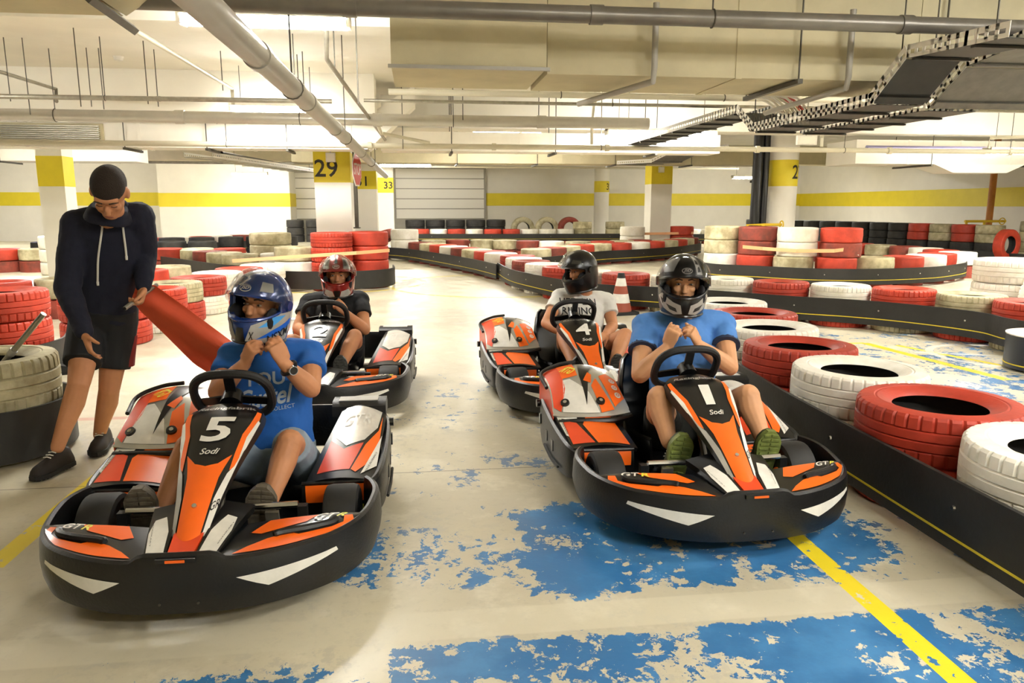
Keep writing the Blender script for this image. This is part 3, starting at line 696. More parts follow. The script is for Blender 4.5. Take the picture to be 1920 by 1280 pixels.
# --- near right row (B1)
ROWEND[0] = 'near'
ctr = [(2.48, 1.72, 'red'), (2.47, 2.46, 'white'), (2.45, 3.17, 'red'), (2.50, 3.92, 'white'), (2.53, 4.66, 'red'), (2.68, 5.42, 'white'), (2.90, 6.16, 'red'), (2.98, 6.90, 'white')]
LBL1 = ['red tyre cut off by the right edge, nearest of the right row', 'white tyre at the right edge, nearest in full view', 'big red tyre right of kart 1, behind the nearest white tyre', 'big white tyre beside the nose of kart 1', 'red tyre with dark rim beside the driver of kart 1', 'white tyre behind the arm of the driver of kart 1', 'red tyre behind the shoulder of the driver of kart 1', 'dirty white tyre farthest in the row beside kart 1']
for i, (x, y, c) in enumerate(ctr):
    tyre(x, y, 0, c, 'lower layer: ' + LBL1[i].replace(', nearest', ' nearest'), 'tyres in the row beside kart 1', .365, .235, True)
    tyre(x, y, .237, c, 'upper layer: ' + LBL1[i], 'tyres in the row beside kart 1', .365, .235, True, tilt=(random.uniform(-.01, .01), random.uniform(-.01, .01)))
belt([(2.075, 1.2), (2.065, 2.3), (2.07, 3.3), (2.10, 4.2), (2.20, 5.1), (2.42, 5.9), (2.60, 6.7), (2.66, 7.4)][::-1], .05, .33, 'near black belt with yellow line beside kart 1', ys=.05)
# --- right barrier across the middle (B2)
ROWEND[0] = 'left'
b2 = g33((934, 493), (958, 505), (1000, 515), (1060, 526), (1130, 534), (1190, 537), (1330, 545), (1480, 556), (1600, 563), (1710, 572), (1840, 587), (1925, 604))
b2.append((b2[-1][0] + .5, b2[-1][1] - 1.1))
belt(b2, .07, .34, 'long black belt with yellow line behind the traffic cone and kart 1')
row(b2, .36, ['red', 'white', 'dred', 'white', 'red', 'white', 'red', 'white', 'white', 'red', 'white', 'red', 'cream', 'red', 'cream', 'red', 'cream', 'red', 'cream'], 'along the belt behind the traffic cone', R=.33, W=.235, det=True, base='thing', step=.68)
# --- middle island left side (B3)
b3 = g33((640, 462), (688, 462), (752, 465), (800, 471), (880, 484), (932, 495))
belt(b3, .06, .33, 'belt curving away on the left of the middle island', bolts=1.6)
row(b3, .36, ['dred', 'dred', 'cream', 'white', 'dred', 'cream', 'red', 'white', 'dred', 'cream', 'red', 'white', 'dred', 'cream', 'cream', 'dred', 'cream'], 'on the left side of the middle island', W=.24)
# --- middle island right side (B4)
b4 = g33((985, 484), (1040, 480), (1121, 471), (1200, 467), (1270, 462), (1300, 458))
b4 += [(b4[-1][0] + .5, b4[-1][1] + .8), (b4[-1][0] + .2, b4[-1][1] + 1.8)]
belt(b4, .06, .33, 'belt on the right side of the middle island behind the black helmet', bolts=1.8)
row(b4, .36, ['dred', 'cream', 'dred', 'cream', 'red', 'cream', 'red', 'white', 'red', 'cream', 'red', 'cream'], 'on the right side of the middle island', W=.24)
# inner rows of the island
def gr(z, *a): return [G(px, py, z).xy for px, py in a]
row(gr(.48, (770, 451), (860, 449), (950, 450), (1040, 452), (1120, 452), (1210, 449), (1290, 448)), 0, ['dred', 'cream', 'dred', 'cream', 'cream', 'dred', 'white', 'cream', 'red', 'cream'], 'in the back row of the middle island', W=.24)
row(gr(.48, (800, 458), (870, 462), (930, 468), (990, 466), (1060, 461), (1110, 457)), 0, ['dred', 'cream', 'cream', 'dred', 'cream', 'cream', 'dred'], 'in the inner row of the middle island', W=.24)
# --- back barrier (B5)
b5 = [(-.6, 28.0), (1., 27.9), (3., 27.6), (5., 27.5), (7.2, 27.3), (9.4, 26.8), (11.0, 26.2)]
belt(b5, .10, .36, 'farthest black belt running along the back of the track', bolts=2.2)
row(b5, .34, ['white', 'red', 'white', 'red', 'white', 'red', 'red', 'white', 'white'], 'along the farthest belt', W=.26, layers=2)
ROWEND[0] = 'left'
row([(-.9, 29.6), (1.5, 29.6), (3.2, 29.6)], 0, ['black'], 'piled below the wide shutter', R=.38, W=.28, layers=3, step=.78, extra=2)
# upright tyres sticking out behind the back barrier
for i, (px, c) in enumerate(((980, 'cream'), (1025, 'cream'), (1067, 'dred'))):
    a = atY(px, 431, 29.); tyre(a.x, a.y, .37, c, ['pale rimmed tyre standing upright, left of two by the far wall', 'pale rimmed tyre standing upright, right of two by the far wall', 'dark red tyre standing upright by the far wall'][i], 'upright tyres by the far wall', .46, .26, rot=(PI / 2, 0, .2))
for i, (px, py, Yq, c, n, lb) in enumerate(((1092, 420, 27.9, 'cream', 3, 'left of the farthest column'), (1153, 420, 27.9, 'cream', 3, 'right of the farthest column'), (1186, 425, 21.3, 'white', 3, 'left of the plain banded column'), (1278, 425, 21.6, 'red', 3, 'right of the plain banded column'), (758, 420, 19.6, 'white', 3, 'at the left tip of the middle island'))):
    a = atY(px, py, Yq)
    for L in range(n): tyre(a.x, a.y, L * .262, c, '%s tyre, %s of a stack of three %s' % (CN[c], ('bottom', 'middle', 'top')[L], lb), 'stacked tyres ' + lb, .36, .26)
for i, (px, py, c) in enumerate(((722, 428, 'dred'), (725, 440, 'dred'))):
    a = atY(px, py, 20.1); tyre(a.x - .1, a.y + .2, (.42, .02)[i], c, 'dark red tyre leaning on the white stack, %s of two' % ('upper' if i == 0 else 'lower'), 'leaning dark red tyres', .36, .24, tilt=((.1, -.4), (0, 0))[i])
# orange tape round the plain column
a, b = atY(1168, 441, 21.3), atY(1300, 439, 21.3)
tag(MB().prism([a, b, b + V((0, 0, .07)), a + V((0, 0, .07))], (0, .01, 0)).build('barrier_tape', mat('orange tape', '#f2b583', .5), None, 0), 'orange barrier tape strung by the plain banded column', 'tape')
# --- round island at the right (B6)
b6 = g33((1322, 492), (1350, 495), (1420, 498), (1500, 502), (1600, 504), (1700, 502), (1770, 498), (1812, 490))
b6 += [(b6[-1][0] + .1, b6[-1][1] + .9)]
belt(b6, .06, .33, 'curved black belt round the island with the round column')
row(b6[:-1], .38, ['white', 'red', 'cream', 'red', 'cream', 'red', 'white', 'red', 'white', 'red', 'white'], 'on the front of the round column island', R=.34, W=.25, det=False)
row(gr(.49, (1795, 472), (1720, 463), (1640, 458), (1560, 453), (1510, 452)), 0, ['white', 'red', 'white', 'dred', 'cream', 'red', 'cream', 'red', 'cream', 'dred'], 'on the back of the round column island', R=.34, W=.245, layers=2)
st = [(1342, 431, ['cream', 'cream', 'cream', 'white'][::-1]), (1391, 428, ['dred', 'red', 'dred', 'dred']), (1452, 430, ['cream', 'cream', 'white', 'white']), (1502, 430, ['dred', 'dred', 'dred', 'red'])]
P6 = along(b6[:-1], .40, .71)
for i, (px, py, cs) in enumerate(st):
    p = P6[i]
    for L in (2, 3): tyre(p.x, p.y + .05, L * .252, cs[L], '%s tyre, %s of tall stack %s from left before round column' % (CN[cs[L]], 'top' if L == 3 else 'second from top', ORD[i]), 'tall stacks before the round column', .345, .25)
tc_ = [V((p.x, p.y + .05, 0)) - V((p.x, p.y, 0)).normalized() * .405 for p in P6[:5]]
e = tc_[1] + V((-.25, .05, .60)); t = thing('barrier_tape', 'pale orange tape tied round the tall tyre stacks', 'tape', e)
Pq = [V((0, 0, .03)), tc_[1] + V((.1, 0, .60)) - e, tc_[2] + V((0, -.01, .585)) - e, tc_[3] + V((-.1, 0, .60)) - e, tc_[3] + V((.25, .06, .63)) - e]
MB().loft([[p, p + V((0, .006, 0)), p + V((0, .006, .06)), p + V((0, 0, .06))] for p in Pq]).build('ribbon', MATS['orange tape'], t, 0)
MB().tube([Pq[-1], Pq[-1] + V((.06, -.02, -.06)), Pq[-1] + V((.12, 0, -.08))], .015, 5).build('knot', 'wdecal', t)
# --- black tyres along the right wall (B7)
wr_ = gr(.0, (1500, 458), (1600, 462), (1700, 468), (1850, 480))
wl = [(12.2, 26.2), (13.2, 23.0), (13.9, 20.0), (14.5, 17.6)]
row(wl, 0, ['black'], 'in the pile along the right wall', R=.335, W=.222, layers=4, step=.675, upper=(2, ['black'] * 10 + ['red', 'cream', 'red', 'cream', 'dred', 'cream', 'cream', 'cream', 'cream']), extra=4)
tyre(13.55, 15.9, .38, 'red', 'red tyre standing on edge before the orange pipe', 'upright tyres', .36, .22, rot=(PI / 2, 0, .3))
for L in range(4): tyre(15.2, 16.9, L * .25, 'cream', 'dirty cream tyre, layer %s up in the stack right of the orange pipe' % ORD[L], 'stack right of the orange pipe', .38, .25)
belt([(11.6, 25.4), (12.5, 22.6), (13.1, 19.8), (13.5, 17.4), (13.7, 15.5), (15.4, 14.2)], .05, .30, 'short black belt below the pile along the right wall', bolts=0)
# --- white stack at the right edge (B11)
pb = G(1890, 545, .3)
for L, c in enumerate(('cream', 'white', 'white')):
    tyre(6.75, 7.75, .0 + L * .262, c, '%s tyre, %s of the stack at the right edge' % (CN[c], ('bottom', 'middle', 'top')[L]), 'stack at the right edge', .42, .26, True)
tyre(6.62, 6.95, .30, 'white', 'white tyre leaning upright at the right edge', 'stack at the right edge', .37, .24, True, rot=(math.radians(75), 0, math.radians(-62)))
# --- belt corner at the right edge (B12)
c = G(1935, 700, .0)
t = thing('barrier_drum', 'blue-black rounded barrier end at the right edge', 'barrier', (c.x + .25, c.y + .1, 0))
MB().cyl((0, 0, .02), (0, 0, .30), .34, n=32).build('belt', mat('navy belt', '#1d2430', .4), t)
MB().cyl((0, 0, .30), (0, 0, .31), .345, n=32).build('top_rim', 'wdecal', t); MB().cyl((0, 0, .05), (0, 0, .06), .344, n=32).build('yellow_line', 'ystripe', t)
# --- left side barriers
ROWEND[0] = 'right'
# near big stack with belt at the left edge (B10)
tyre(-2.42, 4.42, 0, 'cream', 'lower cream tyre behind the belt at the left edge', 'stack at the left edge', .36, .25, True)
tyre(-2.42, 4.42, .27, 'cream', 'dirty cream tyre with a stick in it at the left edge', 'stack at the left edge', .36, .29, True)
belt([(-2.40 + .44 * math.cos(q), 4.0 + .44 * math.sin(q)) for q in np.linspace(.9, -1.4, 8)] + [(-2.6, 3.35), (-3.2, 3.05)], .03, .30, 'black belt wrapped round the tyre at the left edge', bolts=0, ys=.03) if False else None
bb = [(-2.3, 4.86), (-2.12, 4.74), (-2.01, 4.46), (-2.07, 4.20), (-2.28, 4.03), (-2.8, 3.9), (-3.6, 3.8)]
belt(bb, .03, .31, 'black belt wrapped round the tyre at the left edge', bolts=0, ys=.03)
# red stack behind, left edge
for L in range(3): tyre(-3.42, 6.55, L * .235, 'dred' if L == 0 else 'red', '%s tyre, %s of the red stack at the left edge' % (CN['dred' if L == 0 else 'red'], ('bottom', 'middle', 'top')[L]), 'red stack at the left edge', .36, .232, True)
belt([(-3.1, 7.0), (-3.0, 6.6), (-3.1, 6.2), (-3.5, 6.05), (-4.2, 6.0)], .03, .28, 'black belt with yellow line below the red stack at the left edge', bolts=.8, ys=.04)
for L in range(2): tyre(-3.18, 8.0, L * .25, 'red', 'red tyre behind the steward, %s of two stacked' % ('lower', 'upper')[L], 'red pair behind the steward', .42, .24, True)
# curved belt further left
b8 = [(-4.15, 12.0), (-4.4, 10.8), (-5.0, 10.1), (-6.0, 9.8), (-7.5, 9.8)]
belt(b8, .03, .31, 'curved belt left of the steward', bolts=0)
row(b8, .36, ['cream', 'red', 'cream', 'cream', 'red'], 'along the curved belt left of the steward', W=.24)
b8b = [(-4.0, 17.2), (-6.5, 17.4), (-10., 17.6)]
belt(b8b, .05, .33, 'distant belt left of the steward', bolts=0)
row(b8b, .36, ['red', 'cream', 'red', 'white', 'cream'], 'along the distant belt left of the steward', W=.24)
for L in range(3): tyre(-7.2, 16.4, L * .26, 'white', 'white tyre, layer %s up in the stack far left of the steward' % ORD[L], 'stack far left', .45, .26)
row([(-5.2, 19.), (-7., 19.1), (-9., 19.)], 0, ['black'], 'in the far left black pile', W=.27, layers=2, step=.7)
# two-high row crossing behind the steward and kart 5 (B9 front)
r9 = [G(555, 490, .47).xy, G(500, 494, .47).xy, G(442, 503, .47).xy, G(405, 510, .47).xy, G(362, 521, .47).xy, G(318, 530, .47).xy, G(262, 548, .47).xy]
row(r9, 0, ['red', 'white', 'red', 'white', 'red', 'cream', 'red', 'red'], 'in the two-high row behind the blue helmet', R=.345, W=.235, det=True, base='thing', step=.70)
# stack at column 29
for i, (x, y, n, cs) in enumerate(((-1.42, 12.7, 4, ['red'] * 4), (-.85, 13.1, 4, ['dred', 'red', 'red', 'red']), (-2.05, 12.9, 3, ['white', 'white', 'cream']))):
    for L in range(n): tyre(x, y, L * .238, cs[L], '%s tyre, layer %s up in the %s stack at column 29' % (CN[cs[L]], ORD[L], ('front', 'right', 'left')[i]), 'stacks at column 29', .34, .235, i == 0)
belt([(-.45, 13.6), (-.42, 13.0), (-.62, 12.55), (-1.2, 12.28), (-1.9, 12.35), (-2.4, 12.6)], .05, .34, 'black belt with yellow line round the foot of column 29', bolts=.9)
t = thing('barrier_tape', 'pale orange tape stretched to the stacks at column 29', 'tape', (-2.9, 12.2, .5))
MB().loft([[V(p), V(p) + V((0, .006, 0)), V(p) + V((0, .006, .055)), V(p) + V((0, 0, .055))] for p in ((0, 0, 0), (1.1, .12, .06), (1.9, .18, .10), (2.42, .5, .12))]).build('ribbon', MATS['orange tape'], t, 0)
# rows beyond
b9 = [G(600, 487, .33).xy, G(500, 497, .33).xy, G(425, 496, .33).xy, G(330, 484, .33).xy, G(285, 479, .33).xy, G(200, 478, .33).xy]
P9 = [(p[0], p[1]) for p in b9][::-1]
ROWEND[0] = 'left'
belt(P9, .05, .33, 'grey worn belt left of the blue helmet', bolts=0, ys=0)
row(P9, .36, ['cream', 'dred', 'cream', 'dred', 'cream', 'dred', 'cream', 'cream', 'white'], 'at grey worn belt left of blue helmet', W=.25)
b10 = g33((200, 462), (292, 459), (428, 453), (545, 448))
belt(b10, .05, .33, 'second distant belt left of column 29', bolts=0)
row(b10, .36, ['red', 'cream', 'red', 'white', 'red', 'white', 'dred', 'cream'], 'at second distant belt left of column 29', W=.25)
row([(-7.2, 20.8), (-5.5, 21.4), (-3.4, 22.)], 0, ['black'], 'in black row before left wall block', W=.27, layers=2, step=.72)
row([(-4.7, 30.), (-3.3, 30.)], 0, ['black'], 'piled below the narrow shutter', W=.28, layers=3, step=.72)
for L in range(3): tyre(G(568, 470, .0).x * .93, 17.6, L * .26, 'cream', 'large dirty cream tyre, layer %s up left of column 29' % ORD[L], 'large cream stack', .46, .26)
for a_, k_, e_ in QUEUE:
    ROWEND[0] = e_; row_now(*a_, **k_)
if black_stuff.v:
    tag(black_stuff.build('tyre_base_layer', 't_black', None, 50), 'lower layers of bare black tyres piled along the walls', 'tyres', kind='stuff')
if base_stuff.v:
    tag(base_stuff.build('tyre_base_layer', 't_dred', None, 50), 'lower layers of worn tyres hidden behind the distant belts', 'tyres', kind='stuff')
# traffic cone
q = G(1163, 588)
t = thing('traffic_cone', 'red and white striped traffic cone with dark base behind kart 4', 'traffic cone', (q.x, q.y, 0), .2)
MB().box((0, 0, .02), (.36, .36, .04)).build('base', 'rubber', t, 0)
zs = [.04, .15, .265, .365, .465, .53]; rs = lambda z: .145 - (z - .04) / .49 * .105
for k in range(5): MB().cyl((0, 0, zs[k]), (0, 0, zs[k + 1]), rs(zs[k]), rs(zs[k + 1]), n=24).build('band' if k < 4 else 'tip', [mat('faded cone red', '#9a4a34', .6), 'wdecal', MATS['faded cone red'], 'wdecal', 'rubber'][k] if k != 4 else 'rubber', t)
print('TYRES', NT[0])
# ------------------------------------------------------------------ karts
HALF = [(0, 0), (.10, .003), (.20, .018), (.30, .052), (.40, .108), (.48, .175), (.545, .27), (.585, .38), (.605, .50), (.605, .58), (.585, .645), (.56, .685)]
_hp = catmull([(x, y, 0) for x, y in HALF], 4)
BP = [V((-p.x, p.y, 0)) for p in reversed(_hp[1:])] + _hp
def bump_y(x):
    x = abs(x)
    for a, b in zip(_hp, _hp[1:]):
        if a.x <= x <= b.x and b.x > a.x: return a.y + (b.y - a.y) * (x - a.x) / (b.x - a.x)
    return .5
def mirror_patch(fn): return lambda u, v: (lambda p: (-p[0], p[1], p[2]))(fn(u, v))
def fair(u, v):
    fx = .115 + u * (.535 - .115); fy = bump_y(fx) + .03
    bx_ = .165 + u * (.555 - .165); by = .27 + .04 * u + .03 * u * u
    x = fx + (bx_ - fx) * v; y = fy + (by - fy) * v
    z = .256 + .020 * math.sin(min(v, 1.) * 1.75) * (1 - .45 * (2 * u - 1) ** 2) - .02 * max(0, u - .75)
    return (x, y, z)
def inner(u, v):
    fx = .045 + .07 * u; bx_ = .075 + .10 * u
    return (fx + (bx_ - fx) * v, bump_y(fx) + .035 + (.30 - bump_y(fx)) * v, .262 + .07 * v * (1 - .3 * u) + .01 * math.sin(v * PI))
PW = [(0, .040), (.10, .055), (.3, .074), (.5, .100), (.7, .130), (.84, .148), (.93, .142), (1., .10)]
def panel(u, v):
    s = 2 * u - 1; wv = interp(min(max(v, 0), 1), PW)
    y = .060 + .635 * v + .028 * s * s * (wv / .15) + .03 * max(0, v - .85) / .15; z = .252 + .352 * v + .028 * math.sin(PI * min(max(v, 0), 1)) - .02 * s * s - .012 * max(0, v - .9) / .1
    return (s * wv, y, z)
def podtop(u, v):
    xi = .285 + .10 * v; xo = .572 + .022 * v; x = xi + (xo - xi) * u
    y = .735 + .57 * v - .02 * u * (1 - v)
    z = (.235 + .165 * v) * (1 - u) + (.245 + .12 * v) * u + .03 * math.sin(PI * u) * (.6 + .4 * v)
    return (x, y, z)
def podfront(u, v):
    x = .27 + .29 * u; return (x, .735 - .02 * u - .012 * math.sin(PI * v), .095 + .135 * v + .012 * u)
def lowpod(u, v):   # shorter pod top on the engine side
    x = .25 + (.572 - .25) * u + .02 * v; y = .735 + .36 * v - .02 * u * (1 - v)
    return (x, y, .235 + .085 * v + .02 * u * (1 - v) + .02 * math.sin(PI * u))
def cover(u, v):    # engine cover, u across (0 outer .. 1 inner), v front to rear
    x = .60 - .41 * u + .03 * math.sin(PI * v) * (u - .5); bow = 1 - (2 * u - 1) ** 2
    y = 1.045 - .055 * bow * (1 - v) + .36 * v
    z = .325 + .185 * math.sin(min(v, 1.05) * PI / 2) ** .8 * (.72 + .28 * bow) if v > 0 else .325
    return (x, y, z)
DKNUM = None
def tyre_wheel(t, x, y, r, wd):
    o = MB(); R = Matrix.Rotation(PI / 2, 3, 'Y'); h = wd / 2
    o.lathe([(r * .96, -h * .9), (r, -h * .6), (r, h * .6), (r * .96, h * .9), (r * .85, h), (r * .56, h * .9), (r * .53, h * .7), (r * .53, -h * .7), (r * .56, -h * .9), (r * .85, -h)], 28, (x, y, r), R)
    wo = o.build('wheel', 'rubber', t, 30)
    MB().lathe([(r * .52, -h * .6), (r * .52, h * .6), (r * .45, h * .6), (r * .42, 0), (r * .45, -h * .6)], 20, (x, y, r), R).build('rim', 'steel', wo)
    MB().cyl((x - wd * .35, y, r), (x + wd * .35, y, r), r * .42, n=16).build('hub', 'dsteel', wo)
    return wo
def gtr(patch, c, du, dv, parent, rot=0., mirror=False):
    k = -1 if mirror else 1
    patch.text('lettering', 'GT', (c[0], c[1]), du * .62, dv, 'wdecal', parent, bold=.02, shear=.2, rot=rot, mirror=mirror)
    ca, sa = math.cos(rot), math.sin(rot); d = du * .46 * k
    patch.text('lettering', 'R', (c[0] + d * ca, c[1] + d * sa), du * .27, dv * .9, 'ydecal', parent, bold=.02, shear=.2, rot=rot, mirror=mirror)
def make_kart(num, label, loc, rz):
    t = thing('racing_kart', label, 'kart', loc, rz, 'rental racing karts')
    # front bumper
    rings = []
    for i, p in enumerate(BP):
        d = (BP[min(i + 1, len(BP) - 1)] - BP[max(i - 1, 0)]).normalized(); n = V((d.y, -d.x, 0)); ax = abs(p.x)
        zt = .262 + .026 * min(1, max(0, (.155 - ax) / .04)) + .02 * max(0, (p.y - .4) / .28)
        zb = .07 + .05 * max(0, (p.y - .45) / .23)
        prof = [(-.04, zb), (-.012, zb + .008), (0, zb + .05), (.004, .17), (0, zt - .035), (-.006, zt - .008), (-.018, zt), (-.030, zt - .004), (-.034, zt - .04), (-.036, zb + .04)]
        rings.append([p + n * a + V((0, 0, z)) for a, z in prof])
    bo = MB().loft(rings).build('front_bumper', 'black', t, 40)
    MB().bx(-.062, .062, -.006, .012, .262, .276).build('tow_slot', 'blackg', bo)
    MB().bx(-.03, .03, -.010, -.004, .264, .272).build('slot_marker', 'orange', bo)
    for sx in (-1, 1):
        pl = [(.18 * sx, .196), (.275 * sx, .150), (.485 * sx, .198), (.48 * sx, .212)]
        if sx < 0: pl = pl[::-1]
        project('reflector', poly2d(pl), (0, 0, 0), (1, 0, 0), (0, 0, 1), bo, 'wdecal', bo, .002, .03)
        q = BP[0]; xs = .445 * sx; d = (V((.46, .155, 0)) - V((.43, .13, 0)))
        project('seam', poly2d([(xs - .002, .08), (xs + .002, .08), (xs + .002, .25), (xs - .002, .25)]), (0, 0, 0), (1, 0, 0), (0, 0, 1), bo, 'blackg', bo, .0015, .03)
        MB().cyl((.06 * sx, -.005, .12), (.06 * sx, .01, .12), .004, n=8).build('bolt', 'dsteel', bo)
    # top fairings
    for sx in (1, -1):
        P = Patch(fair) if sx > 0 else Patch(mirror_patch(fair), True)
        fo = P.sheet('front_fairing', 'blackg', t, 16, 12, .05)
        P.decal('orange_band', poly2d([(.10, .05), (.45, .05), (.80, .06), (.95, .10), (.965, .42), (.93, .80), (.86, .80), (.885, .40), (.80, .30), (.55, .30), (.46, .42), (.30, .34), (.18, .2)]), 'orange', fo, .002)
        P.decal('orange_band', poly2d([(.12, .60), (.22, .52), (.55, .72), (.62, .96), (.40, .97), (.20, .97)]), 'orange', fo, .002)
        gtr(P, (.70, .84), .30, .24, fo, rot=-.12 * sx, mirror=sx < 0)
        # raised handle ridge
        mb = MB(); pr = [P.fn(.34, .40), P.fn(.40, .43), P.fn(.60, .42), P.fn(.76, .44), P.fn(.80, .52), P.fn(.805, .62)]
        mb.tube([p + P.nrm(.5, .5) * .006 for p in catmull(pr, 4)], [.010] + [.014] * (len(catmull(pr, 4)) - 2) + [.008], 8); mb.build('grip_ridge', 'black', fo)
        Q = Patch(inner) if sx > 0 else Patch(mirror_patch(inner), True)
        io = Q.sheet('inner_panel', 'blackg', t, 6, 10, .03)
        Q.decal('white_panel', poly2d([(.12, .03), (.9, .03), (.95, .40), (.80, .66), (.40, .70), (.15, .4)]), 'wdecal', io, .002, .15)
        Q.text('lettering', 'SODIKART', (.8, .36), .4, .05, 'blackg', io, rot=PI / 2 * .9, mirror=sx < 0)
    # nose centre strip
    no = MB().loft([[V((-.04, .035, .25)), V((.04, .035, .25)), V((.04, .035, .268)), V((-.04, .035, .268))], [V((-.05, .16, .26)), V((.05, .16, .26)), V((.05, .16, .30)), V((-.05, .16, .30))]]).build('nose_strip', 'dorange', t)
    # front panel
    P = Patch(panel)
    rings = []
    for k in range(15):
        v = k / 14; r = []
        for u in (0, .12, .3, .5, .7, .88, 1.):
            p = V(panel(u, v)) - P.nrm(min(max(u, .01), .99), min(max(v, .01), .99)) * .004; r.append(p)
        wv = interp(v, PW); dp = .07 + .13 * v ** 1.3 - (.07 * max(0, v - .85) / .15)
        for s in (1, .8, -.8, -1):
            r.append(V((s * wv * (.98 if abs(s) == 1 else .8), panel(.5, v)[1] + dp * (.55 if abs(s) == 1 else 1.), panel(.5, v)[2] - .05 * v - .02)))
        rings.append(r)
    bo2 = MB().loft(rings).build('steering_fairing', 'black', t, 40)
    po = P.sheet('front_panel', 'blackg', t, 12, 18, .003)
    P.decal('orange_strip', poly2d([(.16, .06), (.3, .01), (.7, .01), (.84, .06), (.82, .25), (.80, .42), (.86, .57), (.70, .505), (.5, .485), (.3, .505), (.14, .57), (.20, .42), (.18, .25)]), 'orange', po, .0025)
    for m in (0, 1):
        f = (lambda pts: poly2d([(1 - a, b) for a, b in reversed(pts)])) if m == 0 else poly2d
        P.decal('orange_stripe', f([(.985, .90), (.93, .91), (.86, .72), (.885, .58), (.92, .47), (.985, .50), (.985, .70)]), 'orange', po, .0025)
        P.decal('white_stripe', f([(.985, .70), (.97, .50), (.91, .45), (.86, .30), (.88, .10), (.99, .12), (1.0, .45)]), 'sdecal' if m == 0 else 'wdecal', po, .003)
        P.decal('white_stripe', f([(1.0, .82), (.965, .84), (.93, .70), (.97, .56), (1.0, .62)]), 'wdecal', po, .003)
    P.text('number', str(num), (.5, .755), .40 if num != 1 else .22, .20, 'wdecal', po, bold=.022, shear=.06)
    P.text('lettering', 'Sodi', (.5, .585), .30, .042, 'wdecal', po, bold=.012, shear=.3)
    P.text('lettering', 'Racingfabrik', (.52, .93), .78, .036, 'sdecal', po, bold=.015, shear=.1)
    P.text('lettering', 'GR', (.93, .27), .16, .05, 'blackg', po, rot=.25, bold=.01)
    MB().cyl(P.fn(.5, .25) , P.fn(.5, .25) + P.nrm(.5, .25) * .008, .010, .008, n=12).build('panel_bolt', 'chrome', po)
    # steering wheel
    th = math.radians(33); nrm = V((0, math.cos(th), math.sin(th))); ux = V((1, 0, 0)); uy = V((0, -math.sin(th), math.cos(th))); c = V((0, .80, .605))
    pts = []
    for k in range(40):
        a = 2 * PI * k / 40; ca, sa = math.cos(a), math.sin(a); e = .75
        pts.append(c + ux * (.153 * math.copysign(abs(ca) ** e, ca)) + uy * (.128 * math.copysign(abs(sa) ** e, sa)))
    so = MB().tube(pts, .0185, 10, closed=True).build('steering_wheel', mat('steering wheel grip', '#151415', .55, bump=.2, bscale=200), t)
    for a in (90, 200, 340):
        a = math.radians(a); e = c + ux * (.155 * math.cos(a)) + uy * (.125 * math.sin(a)); d = (e - c).normalized(); s = d.cross(nrm) * .022
        MB().prism([c - s - nrm * .02, c + s - nrm * .02, e + s * .9, e - s * .9], nrm * .008).build('spoke', 'blackg', so, 0)
    MB().cyl(c - nrm * .05, c + nrm * .01, .045, .04, n=16).build('hub', 'blackg', so)
    MB().cyl(c - nrm * .03, V((0, .45, .14)), .014, n=10).build('steering_column', 'dsteel', t)
    # front wheels, stub axles
    for sx in (-1, 1):
        tyre_wheel(t, .455 * sx, .575, .14, .135)
        MB().cyl((.2 * sx, .56, .13), (.40 * sx, .575, .125), .016, n=8).build('stub_axle', 'dsteel', t)
        MB().tube([(.37 * sx, .545 + .03 * math.cos(q), .135 + .03 * math.sin(q)) for q in np.linspace(0, 2 * PI, 13)[:-1]], .006, 6, closed=True).build('hub_ring', 'orange', t)
        tyre_wheel(t, .46 * sx, 1.27, .135, .19)
    MB().cyl((-.4, 1.27, .135), (.4, 1.27, .135), .022, n=10).build('rear_axle', 'steel', t)
    # chassis
    MB().bx(-.40, .40, .24, 1.30, .072, .085).build('floor_tray', 'black', t, 0)
    for sx in (-1, 1):
        MB().tube(catmull([(.13 * sx, .10, .10), (.20 * sx, .3, .075), (.27 * sx, .6, .075), (.29 * sx, 1.0, .075), (.29 * sx, 1.40, .10)], 4), .017, 8).build('frame_tube', 'black', t)
        MB().tube([(.26 * sx, .9, .09), (.53 * sx, .86, .09), (.54 * sx, 1.2, .09), (.27 * sx, 1.22, .09)], .013, 8).build('pod_bar', 'black', t)
    MB().tube([(-.17, .12, .12), (.17, .12, .12)], .015, 8).build('nose_bar', 'black', t)
    # foot bars and pedals
    for sx in (-1, 1):
        MB().cyl((.085 * sx, .425, .265), (.31 * sx, .425, .270), .013, n=10).build('foot_bar', 'chrome', t)
        MB().box((.205 * sx, .47, .17), (.05, .016, .13), Matrix.Rotation(.25, 3, 'X')).build('pedal', 'steel', t, 0)
        MB().cyl((.205 * sx, .48, .12), (.205 * sx, .40, .07), .008, n=6).build('pedal_arm', 'dsteel', t)
        MB().box((.325 * sx, .43, .24), (.035, .035, .05)).build('bar_bracket', 'black', t, 0)
    # right hand pod (viewer's right)
    P = Patch(podtop)
    go = P.sheet('side_pod', 'blackg', t, 12, 16, .02)
    P.decal('silver_panel', poly2d([(.10, .98), (.90, .98), (.88, .72), (.70, .50), (.42, .40), (.14, .55)]), mat('silver fade decal', '#c9c5be', .3, metal=.3, col2='#e9e4dc', vscale=6), go, .002)
    P.decal('orange_panel', poly2d([(.10, .50), (.40, .36), (.70, .46), (.60, .10), (.12, .08)]), 'dorange', go, .002)
    P.decal('orange_panel', poly2d([(.93, .92), (.98, .30), (.70, .07), (.62, .10), (.74, .44), (.91, .68)]), 'orange', go, .0025)
    P.decal('white_panel', poly2d([(.985, .62), (.995, .18), (.78, .05), (.84, .22)]), 'wdecal', go, .003)
    P.text('lettering', 'GTR', (.46, .78), .52, .16, 'wdecal', go, bold=.02, shear=.2, rot=.15)
